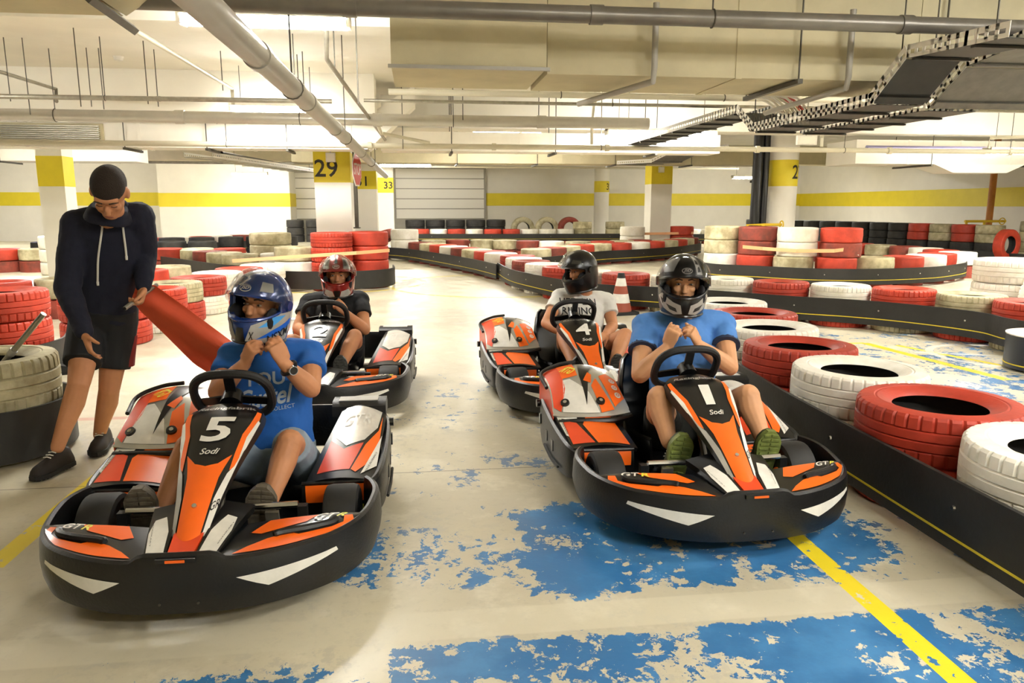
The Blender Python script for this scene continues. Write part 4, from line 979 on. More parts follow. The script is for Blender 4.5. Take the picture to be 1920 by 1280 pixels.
    P.text('lettering', 'MADE IN FRANCE', (.90, .22), .30, .03, 'blackg', go, rot=1.2)
    Q = Patch(podfront); qo = Q.sheet('pod_front', 'blackg', t, 8, 6, .015)
    Q.decal('orange_panel', poly2d([(.06, .42), (.94, .42), (.96, .95), (.05, .95)]), 'orange', qo, .002, .2)
    Q.text('lettering', 'GTR', (.62, .2), .6, .26, 'ydecal', qo, bold=.02, shear=.2)
    MB().tube([podfront(u, 1.02) for u in np.linspace(0, 1, 7)], .008, 6).build('pod_edge', 'black', t)
    # engine side pod (viewer's left)
    P = Patch(mirror_patch(lowpod), True); go = P.sheet('side_pod', 'blackg', t, 12, 10, .02)
    P.decal('orange_panel', poly2d([(.10, .05), (.60, .05), (.66, .55), (.42, .97), (.12, .80)]), 'orange', go, .002)
    P.decal('orange_panel', poly2d([(.64, .06), (.97, .10), (.93, .75), (.74, .62)]), 'dorange', go, .002)
    P.decal('white_panel', poly2d([(.72, .66), (.92, .80), (.96, .30), (.99, .34), (.97, .98), (.60, .98)]), 'wdecal', go, .003)
    P.text('lettering', 'MADE IN FRANCE', (.945, .55), .36, .04, 'blackg', go, rot=-1.5, mirror=True)
    Q = Patch(mirror_patch(podfront), True); qo = Q.sheet('pod_front', 'blackg', t, 8, 6, .015)
    Q.decal('orange_panel', poly2d([(.06, .46), (.94, .46), (.96, .95), (.05, .95)]), 'orange', qo, .002, .2)
    Q.text('lettering', 'GTR', (.58, .22), .6, .28, 'ydecal', qo, bold=.02, shear=.2, mirror=True)
    MB().tube([mirror_patch(podfront)(u, 1.02) for u in np.linspace(0, 1, 7)], .008, 6).build('pod_edge', 'black', t)
    MB().bx(-.56, -.22, 1.06, 1.40, .10, .34).build('engine_block', 'black', t)
    MB().tube(catmull([(-.58, 1.0, .30), (-.45, .97, .31), (-.3, .965, .31), (-.2, 1.0, .32)], 4), .016, 8).build('cover_lip', 'black', t)
    P = Patch(mirror_patch(cover))
    co = P.sheet('engine_cover', mat('silver cover', '#c4c1ba', .22, metal=.55), t, 16, 14, .012)
    P.decal('orange_panel', poly2d([(.015, .10), (.10, .04), (.20, .40), (.22, .98), (.02, .98)]), 'dorange', co, .002)
    P.decal('orange_panel', poly2d([(.22, .98), (.20, .60), (.30, .60), (.42, .62), (.44, .98)]), 'orange', co, .0022)
    P.decal('white_panel', poly2d([(.12, .04), (.58, .03), (.50, .30), (.30, .56), (.20, .56)]), 'wdecal', co, .002)
    P.decal('black_spike', poly2d([(.43, .12), (.60, .70), (.74, .97), (.50, .97), (.44, .60)]), 'blackg', co, .003)
    P.decal('orange_panel', poly2d([(.47, .50), (.57, .45), (.62, .62), (.58, .68)]), 'orange', co, .0035)
    P.decal('orange_panel', poly2d([(.60, .03), (.78, .05), (.66, .55), (.56, .40)]), 'orange', co, .0026)
    P.decal('orange_panel', poly2d([(.80, .08), (.985, .20), (.985, .60), (.86, .72), (.72, .60)]), 'orange', co, .0028)
    for k in range(3):
        a = (.90, .25 + k * .14); P.decal('badge', poly2d([(a[0] + .045 * math.cos(q), a[1] + .05 * math.sin(q)) for q in np.linspace(0, 2 * PI, 13)[:-1]]), 'wdecal', co, .0045)
        P.text('lettering', 'o', a, .05, .05, 'dorange', co, off=.006)
    P.text('lettering', 'GTR', (.33, .78), .17, .18, 'ydecal', co, rot=-.9, bold=.02, mirror=True)
    for u in (.16, .62):
        c0 = P.fn(u, .16); n = P.nrm(u, .16); MB().cyl(c0, c0 + n * .012, .024, .022, n=16).build('cap', 'blackg', co); MB().cyl(c0 + n * .012, c0 + n * .015, .010, n=10).build('cap_button', 'chrome', co)
    for u in (0., 1.):
        rings = [[V(P.fn(u, v)), V(P.fn(u, v)) + V(((-.004 if u else .004), 0, 0)), V((P.fn(u, v).x, P.fn(u, v).y, .30)), V((P.fn(u, v).x + (-.004 if u else .004), P.fn(u, v).y, .30))] for v in np.linspace(.02, 1, 9)]
        MB().loft([[r[0], r[1], r[3], r[2]] for r in rings]).build('cover_side', 'dorange' if u == 0 else 'black', co)
    MB().tube(catmull([P.fn(0, .5) + V((-.012, 0, 0)), P.fn(0.02, .9) + V((-.012, 0, .01)), P.fn(.25, 1.02) + V((0, 0, .012)), P.fn(.5, 1.03) + V((0, 0, .012))], 5), .010, 8).build('cover_rail', 'black', co)
    # side bumpers
    for sx in (-1, 1):
        pts = catmull([(.565 * sx, .69, 0), (.60 * sx, .77, 0), (.612 * sx, .95, 0), (.612 * sx, 1.15, 0), (.605 * sx, 1.33, 0), (.575 * sx, 1.45, 0)], 5); rings = []
        for i, p in enumerate(pts):
            d = (pts[min(i + 1, len(pts) - 1)] - pts[max(i - 1, 0)]).normalized(); n = V((d.y, -d.x, 0)) * sx; k = i / (len(pts) - 1)
            zt = .25 + .11 * k ** 1.2; zb = .075 + .03 * abs(2 * k - 1)
            rings.append([p + n * a + V((0, 0, z)) for a, z in ((-.03, zb), (-.006, zb + .006), (.002, zb + .06), (.004, zt - .05), (-.002, zt - .01), (-.014, zt), (-.028, zt - .006), (-.032, zt - .05))])
        so = MB().loft(rings).build('side_bumper', 'black', t, 40)
        for yy, zz in ((.98, .19), (1.12, .20), (1.30, .24)): MB().box((.612 * sx, yy, zz), (.014, .028, .055)).build('slot', 'blackg', so, 0)
        MB().tube([(.618 * sx, .84, .125), (.622 * sx, 1.0, .12), (.622 * sx, 1.15, .14)], .007, 6).build('rib', 'black', so)
        MB().cyl((.60 * sx, 1.375, .305), (.622 * sx, 1.375, .305), .022, n=14).build('end_boss', 'blackg', so)
    # rear bumper
    rp = catmull([(-.575, 1.40, 0), (-.56, 1.49, 0), (-.45, 1.54, 0), (0, 1.56, 0), (.45, 1.54, 0), (.56, 1.49, 0), (.575, 1.40, 0)], 5)
    MB().loft([[p + V((0, y, z)) for y, z in ((-.05, .15), (0, .13), (.012, .2), (.012, .33), (-.005, .36), (-.04, .365), (-.055, .34))] for p in rp]).build('rear_bumper', 'black', t, 40)
    MB().loft([[V((x, y, z)) for y, z in ((1.30, .36), (1.30, .41), (1.33, .43), (1.42, .43), (1.45, .40), (1.45, .36))] for x in (.33, .36, .56, .59)]).build('battery_box', 'black', t, 35)
    MB().bx(.36, .55, 1.33, 1.41, .428, .434).build('box_top_sheen', 'sdecal', t)  # silver sheet standing in for the reflection on the black box top
    # seat
    rings = []
    st = [(.86, .075, .13, .16), (.95, .065, .16, .17), (1.08, .07, .175, .17), (1.19, .12, .18, .16), (1.27, .24, .185, .14), (1.33, .40, .18, .11), (1.37, .53, .15, .07), (1.385, .565, .11, .03)]
    for i, (y, z, wd, hs) in enumerate(st):
        a, b = st[max(i - 1, 0)], st[min(i + 1, len(st) - 1)]; d = V((0, b[0] - a[0], b[1] - a[1])).normalized(); n = V((0, -d.z, d.y)); r = []
        prof = [(-1, 1.), (-.97, .45), (-.8, .08), (-.4, 0), (0, -.02), (.4, 0), (.8, .08), (.97, .45), (1, 1.)]
        r = [V((s * wd, y, z)) + n * (q * hs) for s, q in prof] + [V((s * (wd + .012), y, z)) + n * (q * hs - .014) for s, q in reversed(prof)]
        rings.append(r)
    MB().loft(rings).build('seat', 'blackg', t, 40)
    MB().tube(catmull([(.2, .95, .22), (.215, 1.1, .30), (.215, 1.2, .42), (.20, 1.3, .55)], 5), .016, 8).build('seat_rail', 'black', t)
    return t
K5 = make_kart(5, 'racing kart bearing a white 5, carrying the driver in the blue helmet', (-.79, 2.33, 0), math.radians(-1.0))
K1 = make_kart(1, 'racing kart bearing a white 1, carrying the driver in black and silver helmet', (1.30, 2.61, 0), math.radians(2.0))
K4 = make_kart(4, 'racing kart bearing a white 4, carrying the driver in plain black helmet', (1.15, 4.46, 0), math.radians(3.5))
K2 = make_kart(2, 'racing kart bearing a white 2, carrying the driver in the red helmet', (-.70, 4.62, 0), math.radians(-2.0))
# ------------------------------------------------------------------ people
def remeshed(mb, voxel, smooth=4):
    me = bpy.data.meshes.new('tmp'); me.from_pydata(mb.v, [], mb.f); me.validate()
    bm = bmesh.new(); bm.from_mesh(me); bmesh.ops.recalc_face_normals(bm, faces=bm.faces); bm.to_mesh(me); bm.free()
    o = bpy.data.objects.new('tmp', me); COL.objects.link(o)
    m = o.modifiers.new('r', 'REMESH'); m.mode = 'VOXEL'; m.voxel_size = voxel; m.use_smooth_shade = True
    if smooth: m2 = o.modifiers.new('s', 'SMOOTH'); m2.factor = .5; m2.iterations = smooth
    dg = bpy.context.evaluated_depsgraph_get(); out = bpy.data.meshes.new_from_object(o.evaluated_get(dg))
    bpy.data.objects.remove(o); bpy.data.meshes.remove(me); out.materials.clear()
    out.polygons.foreach_set('use_smooth', [True] * len(out.polygons)); return out
def blob(name, mb, mt, parent, voxel=.007, smooth=4):
    me = remeshed(mb, voxel, smooth); me.name = name; me.materials.append(M[mt] if isinstance(mt, str) else mt)
    return link(name, me, parent)
def capsule(mb, a, b, r0, r1, n=14):
    """round cone from a to b"""
    a, b = V(a), V(b); d = b - a; l = d.length; d.normalize(); x, y = frame(d); rings = []
    for t in (-1., -.85, -.5, 0.):
        q = math.sqrt(max(1e-4, 1 - t * t)); rings.append((a + d * (t * r0), max(q * r0, .0008)))
    for t in (0., .5, .85, 1.):
        q = math.sqrt(max(1e-4, 1 - t * t)); rings.append((b + d * (t * r1), max(q * r1, .0008)))
    mb.loft([[c + x * (r * math.cos(2 * PI * k / n)) + y * (r * math.sin(2 * PI * k / n)) for k in range(n)] for c, r in rings])
def chain(mb, pts, rad):
    for i in range(len(pts) - 1): capsule(mb, pts[i], pts[i + 1], rad[i], rad[i + 1])
def tubeflat(mb, pts, rad, n=16):
    """open ended sleeve solid with flat ends"""
    P = [V(p) for p in pts]; rings = []
    for i, p in enumerate(P):
        d = (P[min(i + 1, len(P) - 1)] - P[max(i - 1, 0)]).normalized(); x, y = frame(d)
        rings.append([p + x * (rad[i] * math.cos(2 * PI * k / n)) + y * (rad[i] * math.sin(2 * PI * k / n)) for k in range(n)])
    mb.loft(rings)
def ringloft(mb, secs, n=24):
    """secs: (centre, right axis, fwd axis, rx, ry)"""
    mb.loft([[V(c) + V(a) * (rx * math.copysign(abs(math.cos(q)) ** .85, math.cos(q))) + V(b) * (ry * math.copysign(abs(math.sin(q)) ** .85, math.sin(q))) for q in [2 * PI * k / n for k in range(n)]] for c, a, b, rx, ry in secs])
def hand(mb, wr, d, n, side, curl=(35, 45, 35), sc=1., spread=.02, thumb=(.8, .4, .45)):
    """wr wrist, d towards the knuckles, n palm normal, side +1/-1 where the thumb is"""
    d = V(d).normalized(); n = V(n); n = (n - d * n.dot(d)).normalized(); lat = d.cross(n).normalized() * side; wr = V(wr)
    secs = [(wr - d * .01 * sc, lat, n, .026 * sc, .019 * sc), (wr + d * .02 * sc, lat, n, .031 * sc, .018 * sc), (wr + d * .055 * sc, lat, n, .039 * sc, .0155 * sc), (wr + d * .086 * sc, lat, n, .038 * sc, .0125 * sc), (wr + d * .094 * sc, lat, n, .034 * sc, .009 * sc)]
    ringloft(mb, secs, 18)
    for k, (o, l) in enumerate(((.029, .070), (.0100, .080), (-.0095, .074), (-.028, .058))):
        p = wr + d * (.080 - .004 * abs(k - 1.2)) * sc + lat * o * sc; a = 0; dirv = (d + lat * (o * spread * 30)).normalized()
        for j, fr in enumerate((.45, .30, .25)):
            a += math.radians(curl[j] + 4 * k); dd = dirv * math.cos(a) + n * math.sin(a); q = p + dd * (l * fr * sc)
            capsule(mb, p, q, (.0098, .0088, .0080)[j] * sc, (.0090, .0082, .0070)[j] * sc, 10); p = q
    p = wr + d * .022 * sc + lat * .026 * sc; t = (d * thumb[0] + lat * thumb[1] + n * thumb[2]).normalized(); q = p + t * .042 * sc
    capsule(mb, p, q, .0145 * sc, .0115 * sc, 10); t2 = (t * .55 + d * .65 + n * .35).normalized(); r = q + t2 * .032 * sc
    capsule(mb, q, r, .0112 * sc, .0098 * sc, 10); capsule(mb, r, r + (t2 + n * .2).normalized() * .024 * sc, .0098 * sc, .0078 * sc, 10)
def head(mb, c, R, sc=1.):
    """bare head shape facing local -y"""
    c = V(c); e = lambda p, r: mb.ell(c + R @ (V(p) * sc), tuple(x * sc for x in r), R, 20, 14)
    e((0, .01, .03), (.075, .095, .090)); e((0, -.015, -.035), (.062, .075, .075)); e((0, -.045, -.085), (.040, .040, .030)); e((0, -.075, .030), (.055, .022, .018))
    e((0, -.098, -.018), (.0125, .018, .024)); e((0, -.105, -.033), (.016, .013, .011)); e((.035, -.066, -.022), (.022, .02, .02)); e((-.035, -.066, -.022), (.022, .02, .02))
    e((0, -.083, -.062), (.024, .010, .0075)); e((0, -.080, -.073), (.020, .010, .007))
    for s in (-1, 1): e((s * .076, .012, -.005), (.012, .022, .032)); 
    e((0, .0, -.11), (.050, .055, .06))
def face_bits(parent, c, R, sc, hair, offs, lids=False):
    c = V(c) - V(offs)
    for s in (-1, 1):
        if lids:
            MB().tube([c + R @ (V((s * x, -y, .0)) * sc) for x, y in ((.018, .088), (.031, .091), (.044, .084))], .002, 5).build('eyelid', mat('lash line', '#4a2f22', .8), parent)
        else: eo = MB().ell(c + R @ (V((s * .031, -.083, .004)) * sc), tuple(x * sc for x in (.0125, .008, .0052)), R, 14, 10).build('eye', mat('eye white', '#a89687', .3), parent)
        if not lids: MB().ell(c + R @ (V((s * .031, -.0895, .004)) * sc), tuple(x * sc for x in (.0060, .003, .0050)), R, 12, 8).build('iris', mat('dark iris', '#2c2019', .2), eo)
        MB().tube([c + R @ (V((s * .014, -.0975, .026)) * sc), c + R @ (V((s * .032, -.0955, .031)) * sc), c + R @ (V((s * .052, -.082, .024)) * sc)], [.0035, .0042, .0022], 6).build('eyebrow', mat(hair + ' brow', '#3a281c', .8), parent)
    MB().ell(c + R @ (V((0, -.0915, -.0675)) * sc), tuple(x * sc for x in (.021, .004, .0022)), R, 14, 8).build('lips', mat('lip', '#9c5a4a', .5), parent)
# ---- helmet
def hsurf(az, el, k=1.):
    a, e = math.radians(az), math.radians(el); f = max(0., math.cos(a)); ce = math.cos(e if e > 0 else e * .62); se = math.sin(e)
    rz = .148 if e > 0 else .195
    ry = .150 + (.022 * f * f * min(1, max(0, -el / 25)) if e < 0 else .004 * f)
    back = .97 if f == 0 and e < 0 else 1.
    return V((.128 * k * ce * math.sin(a) * (1 - .05 * f * (e < 0)), -ry * k * ce * math.cos(a) * back, rz * k * se - .004))
def make_helmet(label, c, yaw, pitch, roll, shell, decs, logo_m='wdecal', visor=None, trim='blackg', sc=1.):
    R = Matrix.Rotation(math.radians(yaw), 3, 'Z') @ Matrix.Rotation(math.radians(roll), 3, 'Y') @ Matrix.Rotation(math.radians(pitch), 3, 'X')
    t = thing('crash_helmet', label, 'helmet', c); t.rotation_euler = R.to_euler(); t.scale = (sc, sc, sc)
    hi = lambda az: 17 - 10 * (abs(az) / 72) ** 3; lo = lambda az: -19 + 13 * (abs(az) / 72) ** 2.2
    azs = [-180 + 5 * i for i in range(22)] + [-72 + 4 * i for i in range(37)] + [75 + 5 * i for i in range(21)]
    azs = sorted(set(azs)); els0 = [-55, -50, -44, -38, -32, -26] ; n = len(azs)
    rows = []
    for a in azs:
        q = abs(a) if abs(a) <= 72 else 72; l, h = lo(q), hi(q)
        col = [-56 + (l + 56) * i / 7 for i in range(8)] + [l + (h - l) * i / 4 for i in (1, 2, 3)] + [h + (88 - h) * i / 14 for i in range(15)]
        rows.append(col)
    m = len(rows[0]); vs = []; fs = []; ka = .86
    for i, a in enumerate(azs):
        for e in rows[i]: vs.append(hsurf(a, e))
    off = len(vs)
    for i, a in enumerate(azs):
        for e in rows[i]: vs.append(hsurf(a, e, ka) + V((0, 0, -.0)))
    keep = {}
    for i in range(n):
        j = (i + 1) % n; a0, a1 = azs[i], azs[j] if j else 180
        for k in range(m - 1):
            keep[(i, k)] = not (a0 >= -72 and a1 <= 72 and 7 <= k <= 10)
    for (i, k), ok in keep.items():
        if not ok: continue
        j = (i + 1) % n; q = (i * m + k, j * m + k, j * m + k + 1, i * m + k + 1); fs.append(q); fs.append(tuple(off + x for x in reversed(q)))
        for (di, dk, e0, e1) in ((0, -1, q[0], q[1]), (0, 1, q[2], q[3]), (-1, 0, q[0], q[3]), (1, 0, q[1], q[2])):
            nk = k + dk; ni = (i + di) % n
            if nk == m - 1: continue
            if nk < 0 or not keep[(ni, nk)]: fs.append((e0, e1, off + e1, off + e0))
    # close the crown
    fs.append(tuple(i * m + m - 1 for i in range(n))); fs.append(tuple(off + i * m + m - 1 for i in reversed(range(n))))
    so = MB().add(vs, fs).build('shell', shell, t, 40)
    S_ = Patch(lambda u, v: hsurf(u * 100, v * 100))
    # rubber rim round the eye port
    rim = [hsurf(a, hi(a), 1.004) for a in range(-72, 73, 6)] + [hsurf(a, lo(a), 1.004) for a in range(72, -73, -6)]
    MB().tube(rim, .0065, 6, closed=True).build('port_trim', trim, t)
    MB().tube([hsurf(a, -56, .985) for a in range(-180, 180, 8)], .009, 8, closed=True).build('neck_roll', 'blackg', t)
    # padding inside
    pad = MB().ell((0, .02, .02), (.112, .115, .118), None, 24, 16); 
    MB().loft([[V((.118 * math.sin(q), -.02 - .02 * 0 + .10 * abs(math.cos(q)) * 0 + .125 * -math.cos(q) * .0 + .02, z)) for q in [0, .1]] for z in (0, .01)]) if False else None
    mb = MB()
    for s in (-1, 1): mb.ell((s * .088, -.055, -.065), (.022, .052, .055))
    mb.ell((0, -.118, -.088), (.06, .018, .03)); mb.build('padding', mat('helmet padding', '#17161a', .9), t)
    for item in decs:
        if item[0] == 'poly':
            for mir in ((1, -1) if item[3] else (1,)):
                pl = [(a * mir / 100, e / 100) for a, e in item[1]]; pl = pl if mir > 0 else pl[::-1]
                S_.decal('decal', poly2d(pl), item[2], so, .0022 + item[4] * .0006, .06)
        elif item[0] == 'text':
            S_.text('lettering', item[1], (item[2][0] / 100, item[2][1] / 100), item[3] / 100, item[4] / 100, item[5], so, off=.005, bold=.01, shear=.2, rot=item[6])
    # oval logo on the forehead
    ov = [(13 * math.cos(q) / 100, (29 + 6 * math.sin(q)) / 100) for q in np.linspace(0, 2 * PI, 25)[:-1]]; ovi = [(11.4 * math.cos(q) / 100, (29 + 4.8 * math.sin(q)) / 100) for q in np.linspace(0, 2 * PI, 25)[:-1]]
    S_.decal('logo_oval', poly2d(ov), logo_m, so, .0055, .05); S_.decal('logo_field', poly2d(ovi), shell, so, .0065, .05)
    S_.text('logo', 'JSD', (0, .29), .18, .07, logo_m, so, off=.0075, bold=.02, shear=.3)
    if visor:
        ang, tint, alpha = visor
        vm = mat('visor %s' % tint, tint, .05, alpha=alpha, trans=1.); Rv = Matrix.Rotation(math.radians(-ang), 3, 'X')
        Pv = Patch(lambda u, v: Rv @ hsurf(-84 + 168 * u, (-21 + 40 * v) * (1 - .55 * abs(2 * u - 1) ** 3), 1.10))
        Pv.sheet('visor', vm, t, 28, 10, .003)
        for s in (-1, 1): MB().cyl((s * .126, .0, .0), (s * .139, .0, .0), .026, .022, n=18).build('visor_pivot', trim if trim != 'blackg' else 'black', t)
    return t, R
# ---- shoe
def shoe(parent, heel, toe, up, offs, upper, sole, sc=1., nm='shoe'):
    """heel, toe: points on the sole plane; up: away from the sole"""
    h, e, o = V(heel), V(toe), V(offs); d = (e - h); L_ = d.length; d.normalize(); up = V(up); up = (up - d * up.dot(d)).normalized(); lat = d.cross(up); h = h - o
    def outline(k, grow=0.):
        prof = [(-.02, .018), (.0, .030), (.12, .036), (.3, .034), (.5, .038), (.68, .047), (.82, .046), (.93, .034), (1.0, .014)]
        return interp(k, prof) * sc + grow
    ks = [-.02, .0, .05, .12, .22, .35, .5, .62, .72, .82, .9, .96, 1.0, 1.015]
    pts = [h + d * (k * L_) + lat * outline(k, .004) for k in ks] + [h + d * (k * L_) - lat * outline(k, .004) for k in reversed(ks)]
    so = MB().prism(pts, up * .022 * sc).build('sole', sole, None, 30)
    mb = MB()
    for k in (.06, .14, .22, .30, .52, .60, .68, .76, .84, .92):
        a = h + d * (k * L_); wv = outline(k) * .86
        mb.prism([a - lat * wv, a - lat * wv * .05, a - lat * wv * .05 + d * .012, a - lat * wv + d * .009], -up * .006); mb.prism([a + lat * wv, a + lat * wv * .05, a + lat * wv * .05 + d * .012, a + lat * wv + d * .009], -up * .006)
    secs = []
    for k, ht in ((.0, .05), (.05, .085), (.18, .10), (.3, .098), (.42, .085), (.55, .068), (.7, .055), (.85, .045), (.95, .034), (1.0, .02)):
        wv = outline(k) * .98; c = h + d * (k * L_) + up * .02 * sc; n = 10
        secs.append([c + lat * (wv * math.cos(q)) + up * (ht * sc * max(0, math.sin(q)) ** .8) for q in [PI * j / n for j in range(n + 1)]])
    uo = MB().loft(secs).build(nm, upper, parent, 50); so.parent = uo
    tag(mb.build('tread', sole, uo, 0), kind='stuff')
    mb = MB()
    for k in (.38, .45, .52, .59):
        c = h + d * (k * L_) + up * (interp(k, [(.3, .098), (.42, .085), (.55, .068), (.7, .055)]) * sc + .022 * sc); mb.tube([c - lat * .022, c + up * .004, c + lat * .022], .0032, 5)
    tag(mb.build('laces', 'wdecal', uo), kind='stuff')
    return uo
# ---- body
def make_person(name, label, base, J, skin, voxel=.0055, build=1.):
    """J: joints in world space.  returns root, body, and base offset"""
    t = thing(name, label, 'person', base); o = V(base); g = {k: (V(v) - o) for k, v in J.items() if isinstance(v, V)}
    mb = MB(); hc = (g['hl'] + g['hr']) / 2; sc_ = (g['sl'] + g['sr']) / 2; up = (sc_ - hc).normalized(); rt = (g['sr'] - g['sl']).normalized(); fw = up.cross(rt).normalized() * -1
    rt2 = up.cross(fw).normalized(); rt2 = rt2 if rt2.dot(rt) > 0 else -rt2
    L_ = (sc_ - hc).length; b = build
    secs = [(hc - up * .06, rt2, fw, .11 * b, .09 * b), (hc, rt2, fw, .155 * b, .11 * b), (hc + up * L_ * .3, rt2, fw, .145 * b, .105 * b), (hc + up * L_ * .62, rt2, fw, .160 * b, .115 * b), (hc + up * L_ * .88, rt2, fw, .165 * b, .10 * b), (hc + up * (L_ + .03), rt2, fw, .10 * b, .07 * b)]
    ringloft(mb, secs)
    chain(mb, [sc_ - up * .02, g['neck'], g['head'] - (g['head'] - g['neck']) * .3], [.065, .056, .055])
    for s in 'lr':
        S_, E_, W_ = g['s' + s], g['e' + s], g['w' + s]
        chain(mb, [sc_ + (S_ - sc_) * .45, S_, S_.lerp(E_, .35), E_, E_.lerp(W_, .3), W_], [.068, .060 * b, .053 * b, .043 * b, .045 * b, .027])
        H_, K_, A_ = g['h' + s], g['k' + s], g['a' + s]
        sh = (A_ - K_).normalized(); bk = J.get('calf', V((0, 1, 0))); calf = K_.lerp(A_, .32) + bk * .018
        chain(mb, [H_, H_.lerp(K_, .45), K_], [.085 * b, .076 * b, .056 * b]); chain(mb, [K_, calf, K_.lerp(A_, .7), A_], [.054 * b, .056 * b, .042 * b, .034 * b])
        if 'f' + s in g: chain(mb, [A_, g['f' + s]], [.036, .03])
    return t, mb, g, dict(hc=hc, sc=sc_, up=up, rt=rt2, fw=fw, L=L_, secs=secs)
def tshirt(t, g, f, mt, cuff=None, b=1., frac=.52, name='t_shirt', voxel=.008, long=False):
    mb = MB(); gr = .014
    ringloft(mb, [(c + (f['up'] * .03 if i == 0 else V((0, 0, 0))), a, q, rx + gr, ry + gr) for i, (c, a, q, rx, ry) in enumerate(f['secs'][1:])])
    for s in 'lr':
        S_, E_, W_ = g['s' + s], g['e' + s], g['w' + s]; e = S_.lerp(E_, frac)
        chain(mb, [f['sc'] + (S_ - f['sc']) * .45, S_], [.082 * b, .074 * b])
        if long: chain(mb, [S_, S_.lerp(E_, .5), E_, E_.lerp(W_, .5), E_.lerp(W_, .93)], [.078, .07, .064, .055, .042])
        else: tubeflat(mb, [S_.lerp(E_, -.1), S_.lerp(E_, .2), e], [.060 * b, .068 * b, .072 * b])
    o = blob(name, mb, mt, t, voxel, 3)
    tx = bpy.data.textures.get('folds') or bpy.data.textures.new('folds', 'CLOUDS'); tx.noise_scale = .09; tx.noise_depth = 2
    d = o.modifiers.new('folds', 'DISPLACE'); d.texture = tx; d.strength = .016; d.mid_level = .5; d.texture_coords = 'LOCAL'
    dg = bpy.context.evaluated_depsgraph_get(); me = bpy.data.meshes.new_from_object(o.evaluated_get(dg)); o.modifiers.clear(); old = o.data; o.data = me; bpy.data.meshes.remove(old)
    # neck band
    n0 = f['sc'] + f['up'] * .028; cl = [n0 + f['rt'] * (.072 * math.cos(q)) + f['fw'] * (.066 * math.sin(q)) + f['up'] * (.012 - .02 * math.sin(q)) for q in np.linspace(0, 2 * PI, 21)[:-1]]
    if not long: MB().tube(cl, .010, 6, closed=True).build('collar', cuff or mt, o)
    if cuff and not long:
        for s in 'lr':
            S_, E_ = g['s' + s], g['e' + s]; m2 = MB(); tubeflat(m2, [S_.lerp(E_, frac - .05), S_.lerp(E_, frac + .012)], [0.0725 * b, .0735 * b]); m2.build('cuff', cuff, o)
    return o
def shorts(t, g, f, mt, frac=.62, b=1., name='shorts', flare=.0, voxel=.008):
    mb = MB(); gr = .016
    ringloft(mb, [(c, a, q, rx + gr, ry + gr) for c, a, q, rx, ry in f['secs'][:2]] + [(f['hc'] + f['up'] * .10, f['rt'], f['fw'], .155 * b + gr, .11 * b + gr)])
    for s in 'lr':
        H_, K_ = g['h' + s], g['k' + s]; chain(mb, [f['hc'], H_], [.105 * b, .105 * b]); tubeflat(mb, [H_, H_.lerp(K_, frac * .5), H_.lerp(K_, frac)], [.104 * b, .094 * b + flare * .5, .083 * b + flare])
    return blob(name, mb, mt, t, voxel, 3)
blue1 = mat('sky blue cotton', '#4f86cf', .8, var=.1, vscale=10, bump=.25, bscale=18); blue5 = mat('royal blue cotton', '#1e62b8', .8, var=.1, vscale=10, bump=.25, bscale=18)
bcot = mat('black cotton', '#17171a', .85, var=.2, vscale=8, bump=.2, bscale=18); wcot = mat('white cotton', '#dcdad4', .85, var=.05, vscale=8, bump=.2, bscale=18)
navy = mat('navy hoodie fleece', '#14172a', .9, var=.15, vscale=12, bump=.3, bscale=30); dk = mat('dark navy shorts', '#141519', .8, var=.2, vscale=9)
grey_s = mat('light blue denim', '#8f9fb0', .85, var=.15, vscale=20); khaki = mat('dark shorts cloth', '#2a2b26', .85, var=.2)
def eyes_block(t, J, base, R, sc=1., hair='dark'): face_bits(t, J['head'] + R @ V((0, 0, 0)), R, sc, hair, base)
def rot3(yaw, pitch, roll): return Matrix.Rotation(math.radians(yaw), 3, 'Z') @ Matrix.Rotation(math.radians(roll), 3, 'Y') @ Matrix.Rotation(math.radians(pitch), 3, 'X')
# ---- driver of kart 1
J = dict(head=atY(1281, 527, 3.74), neck=atY(1278, 592, 3.84), sl=atY(1210, 612, 3.84), sr=atY(1352, 608, 3.84), el=atY(1200, 702, 3.60), er=atY(1368, 688, 3.60), wl=atY(1252, 650, 3.58), wr=atY(1310, 646, 3.58),
         hl=V((1.28, 3.72, .20)), hr=V((1.46, 3.72, .20)), kl=atY(1236, 745, 3.33), kr=atY(1402, 742, 3.33), al=atY(1254, 828, 3.18), ar=atY(1430, 824, 3.18))
base = (1.33, 3.75, .08); t, mb, g, f = make_person('person', 'kart 1 driver in light blue polo fastening a black helmet', base, J, 'skin', build=1.05)
o = V(base); Rh = rot3(-13, 2, 1); head(mb, g['head'] + Rh @ V((0, .01, -.01)), Rh, 1.0)
hand(mb, g['wl'], V(atY(1266, 612, 3.55)) - J['wl'], (.75, .6, 0), 1, (35, 55, 45)); hand(mb, g['wr'], V(atY(1294, 610, 3.55)) - J['wr'], (-.75, .6, 0), -1, (35, 55, 45))
blob('body', mb, 'skin2', t, .0042, 2); face_bits(t, J['head'] + Rh @ V((0, .01, -.01)), Rh, 1., 'dark', base)
ts = tshirt(t, g, f, blue1, mat('navy trim', '#2a3550', .8), 1.05); shorts(t, g, f, khaki, .55, 1.05)
gsole = mat('olive green sole', '#7d8a45', .6, var=.35, vscale=25); gup = mat('dark green shoe', '#3c4528', .7)
for s, px in (('l', 1266), ('r', 1441)):
    A_ = V((1.105, 0, 0)) if s == 'l' else V((1.515, 0, 0)); shoe(t, V((A_.x + (.02 if s == 'l' else .03), 3.115, .105)), V((A_.x + (.05 if s == 'l' else .05), 3.07, .375)), (0, 1, .25), base, gup, gsole, 1.12)
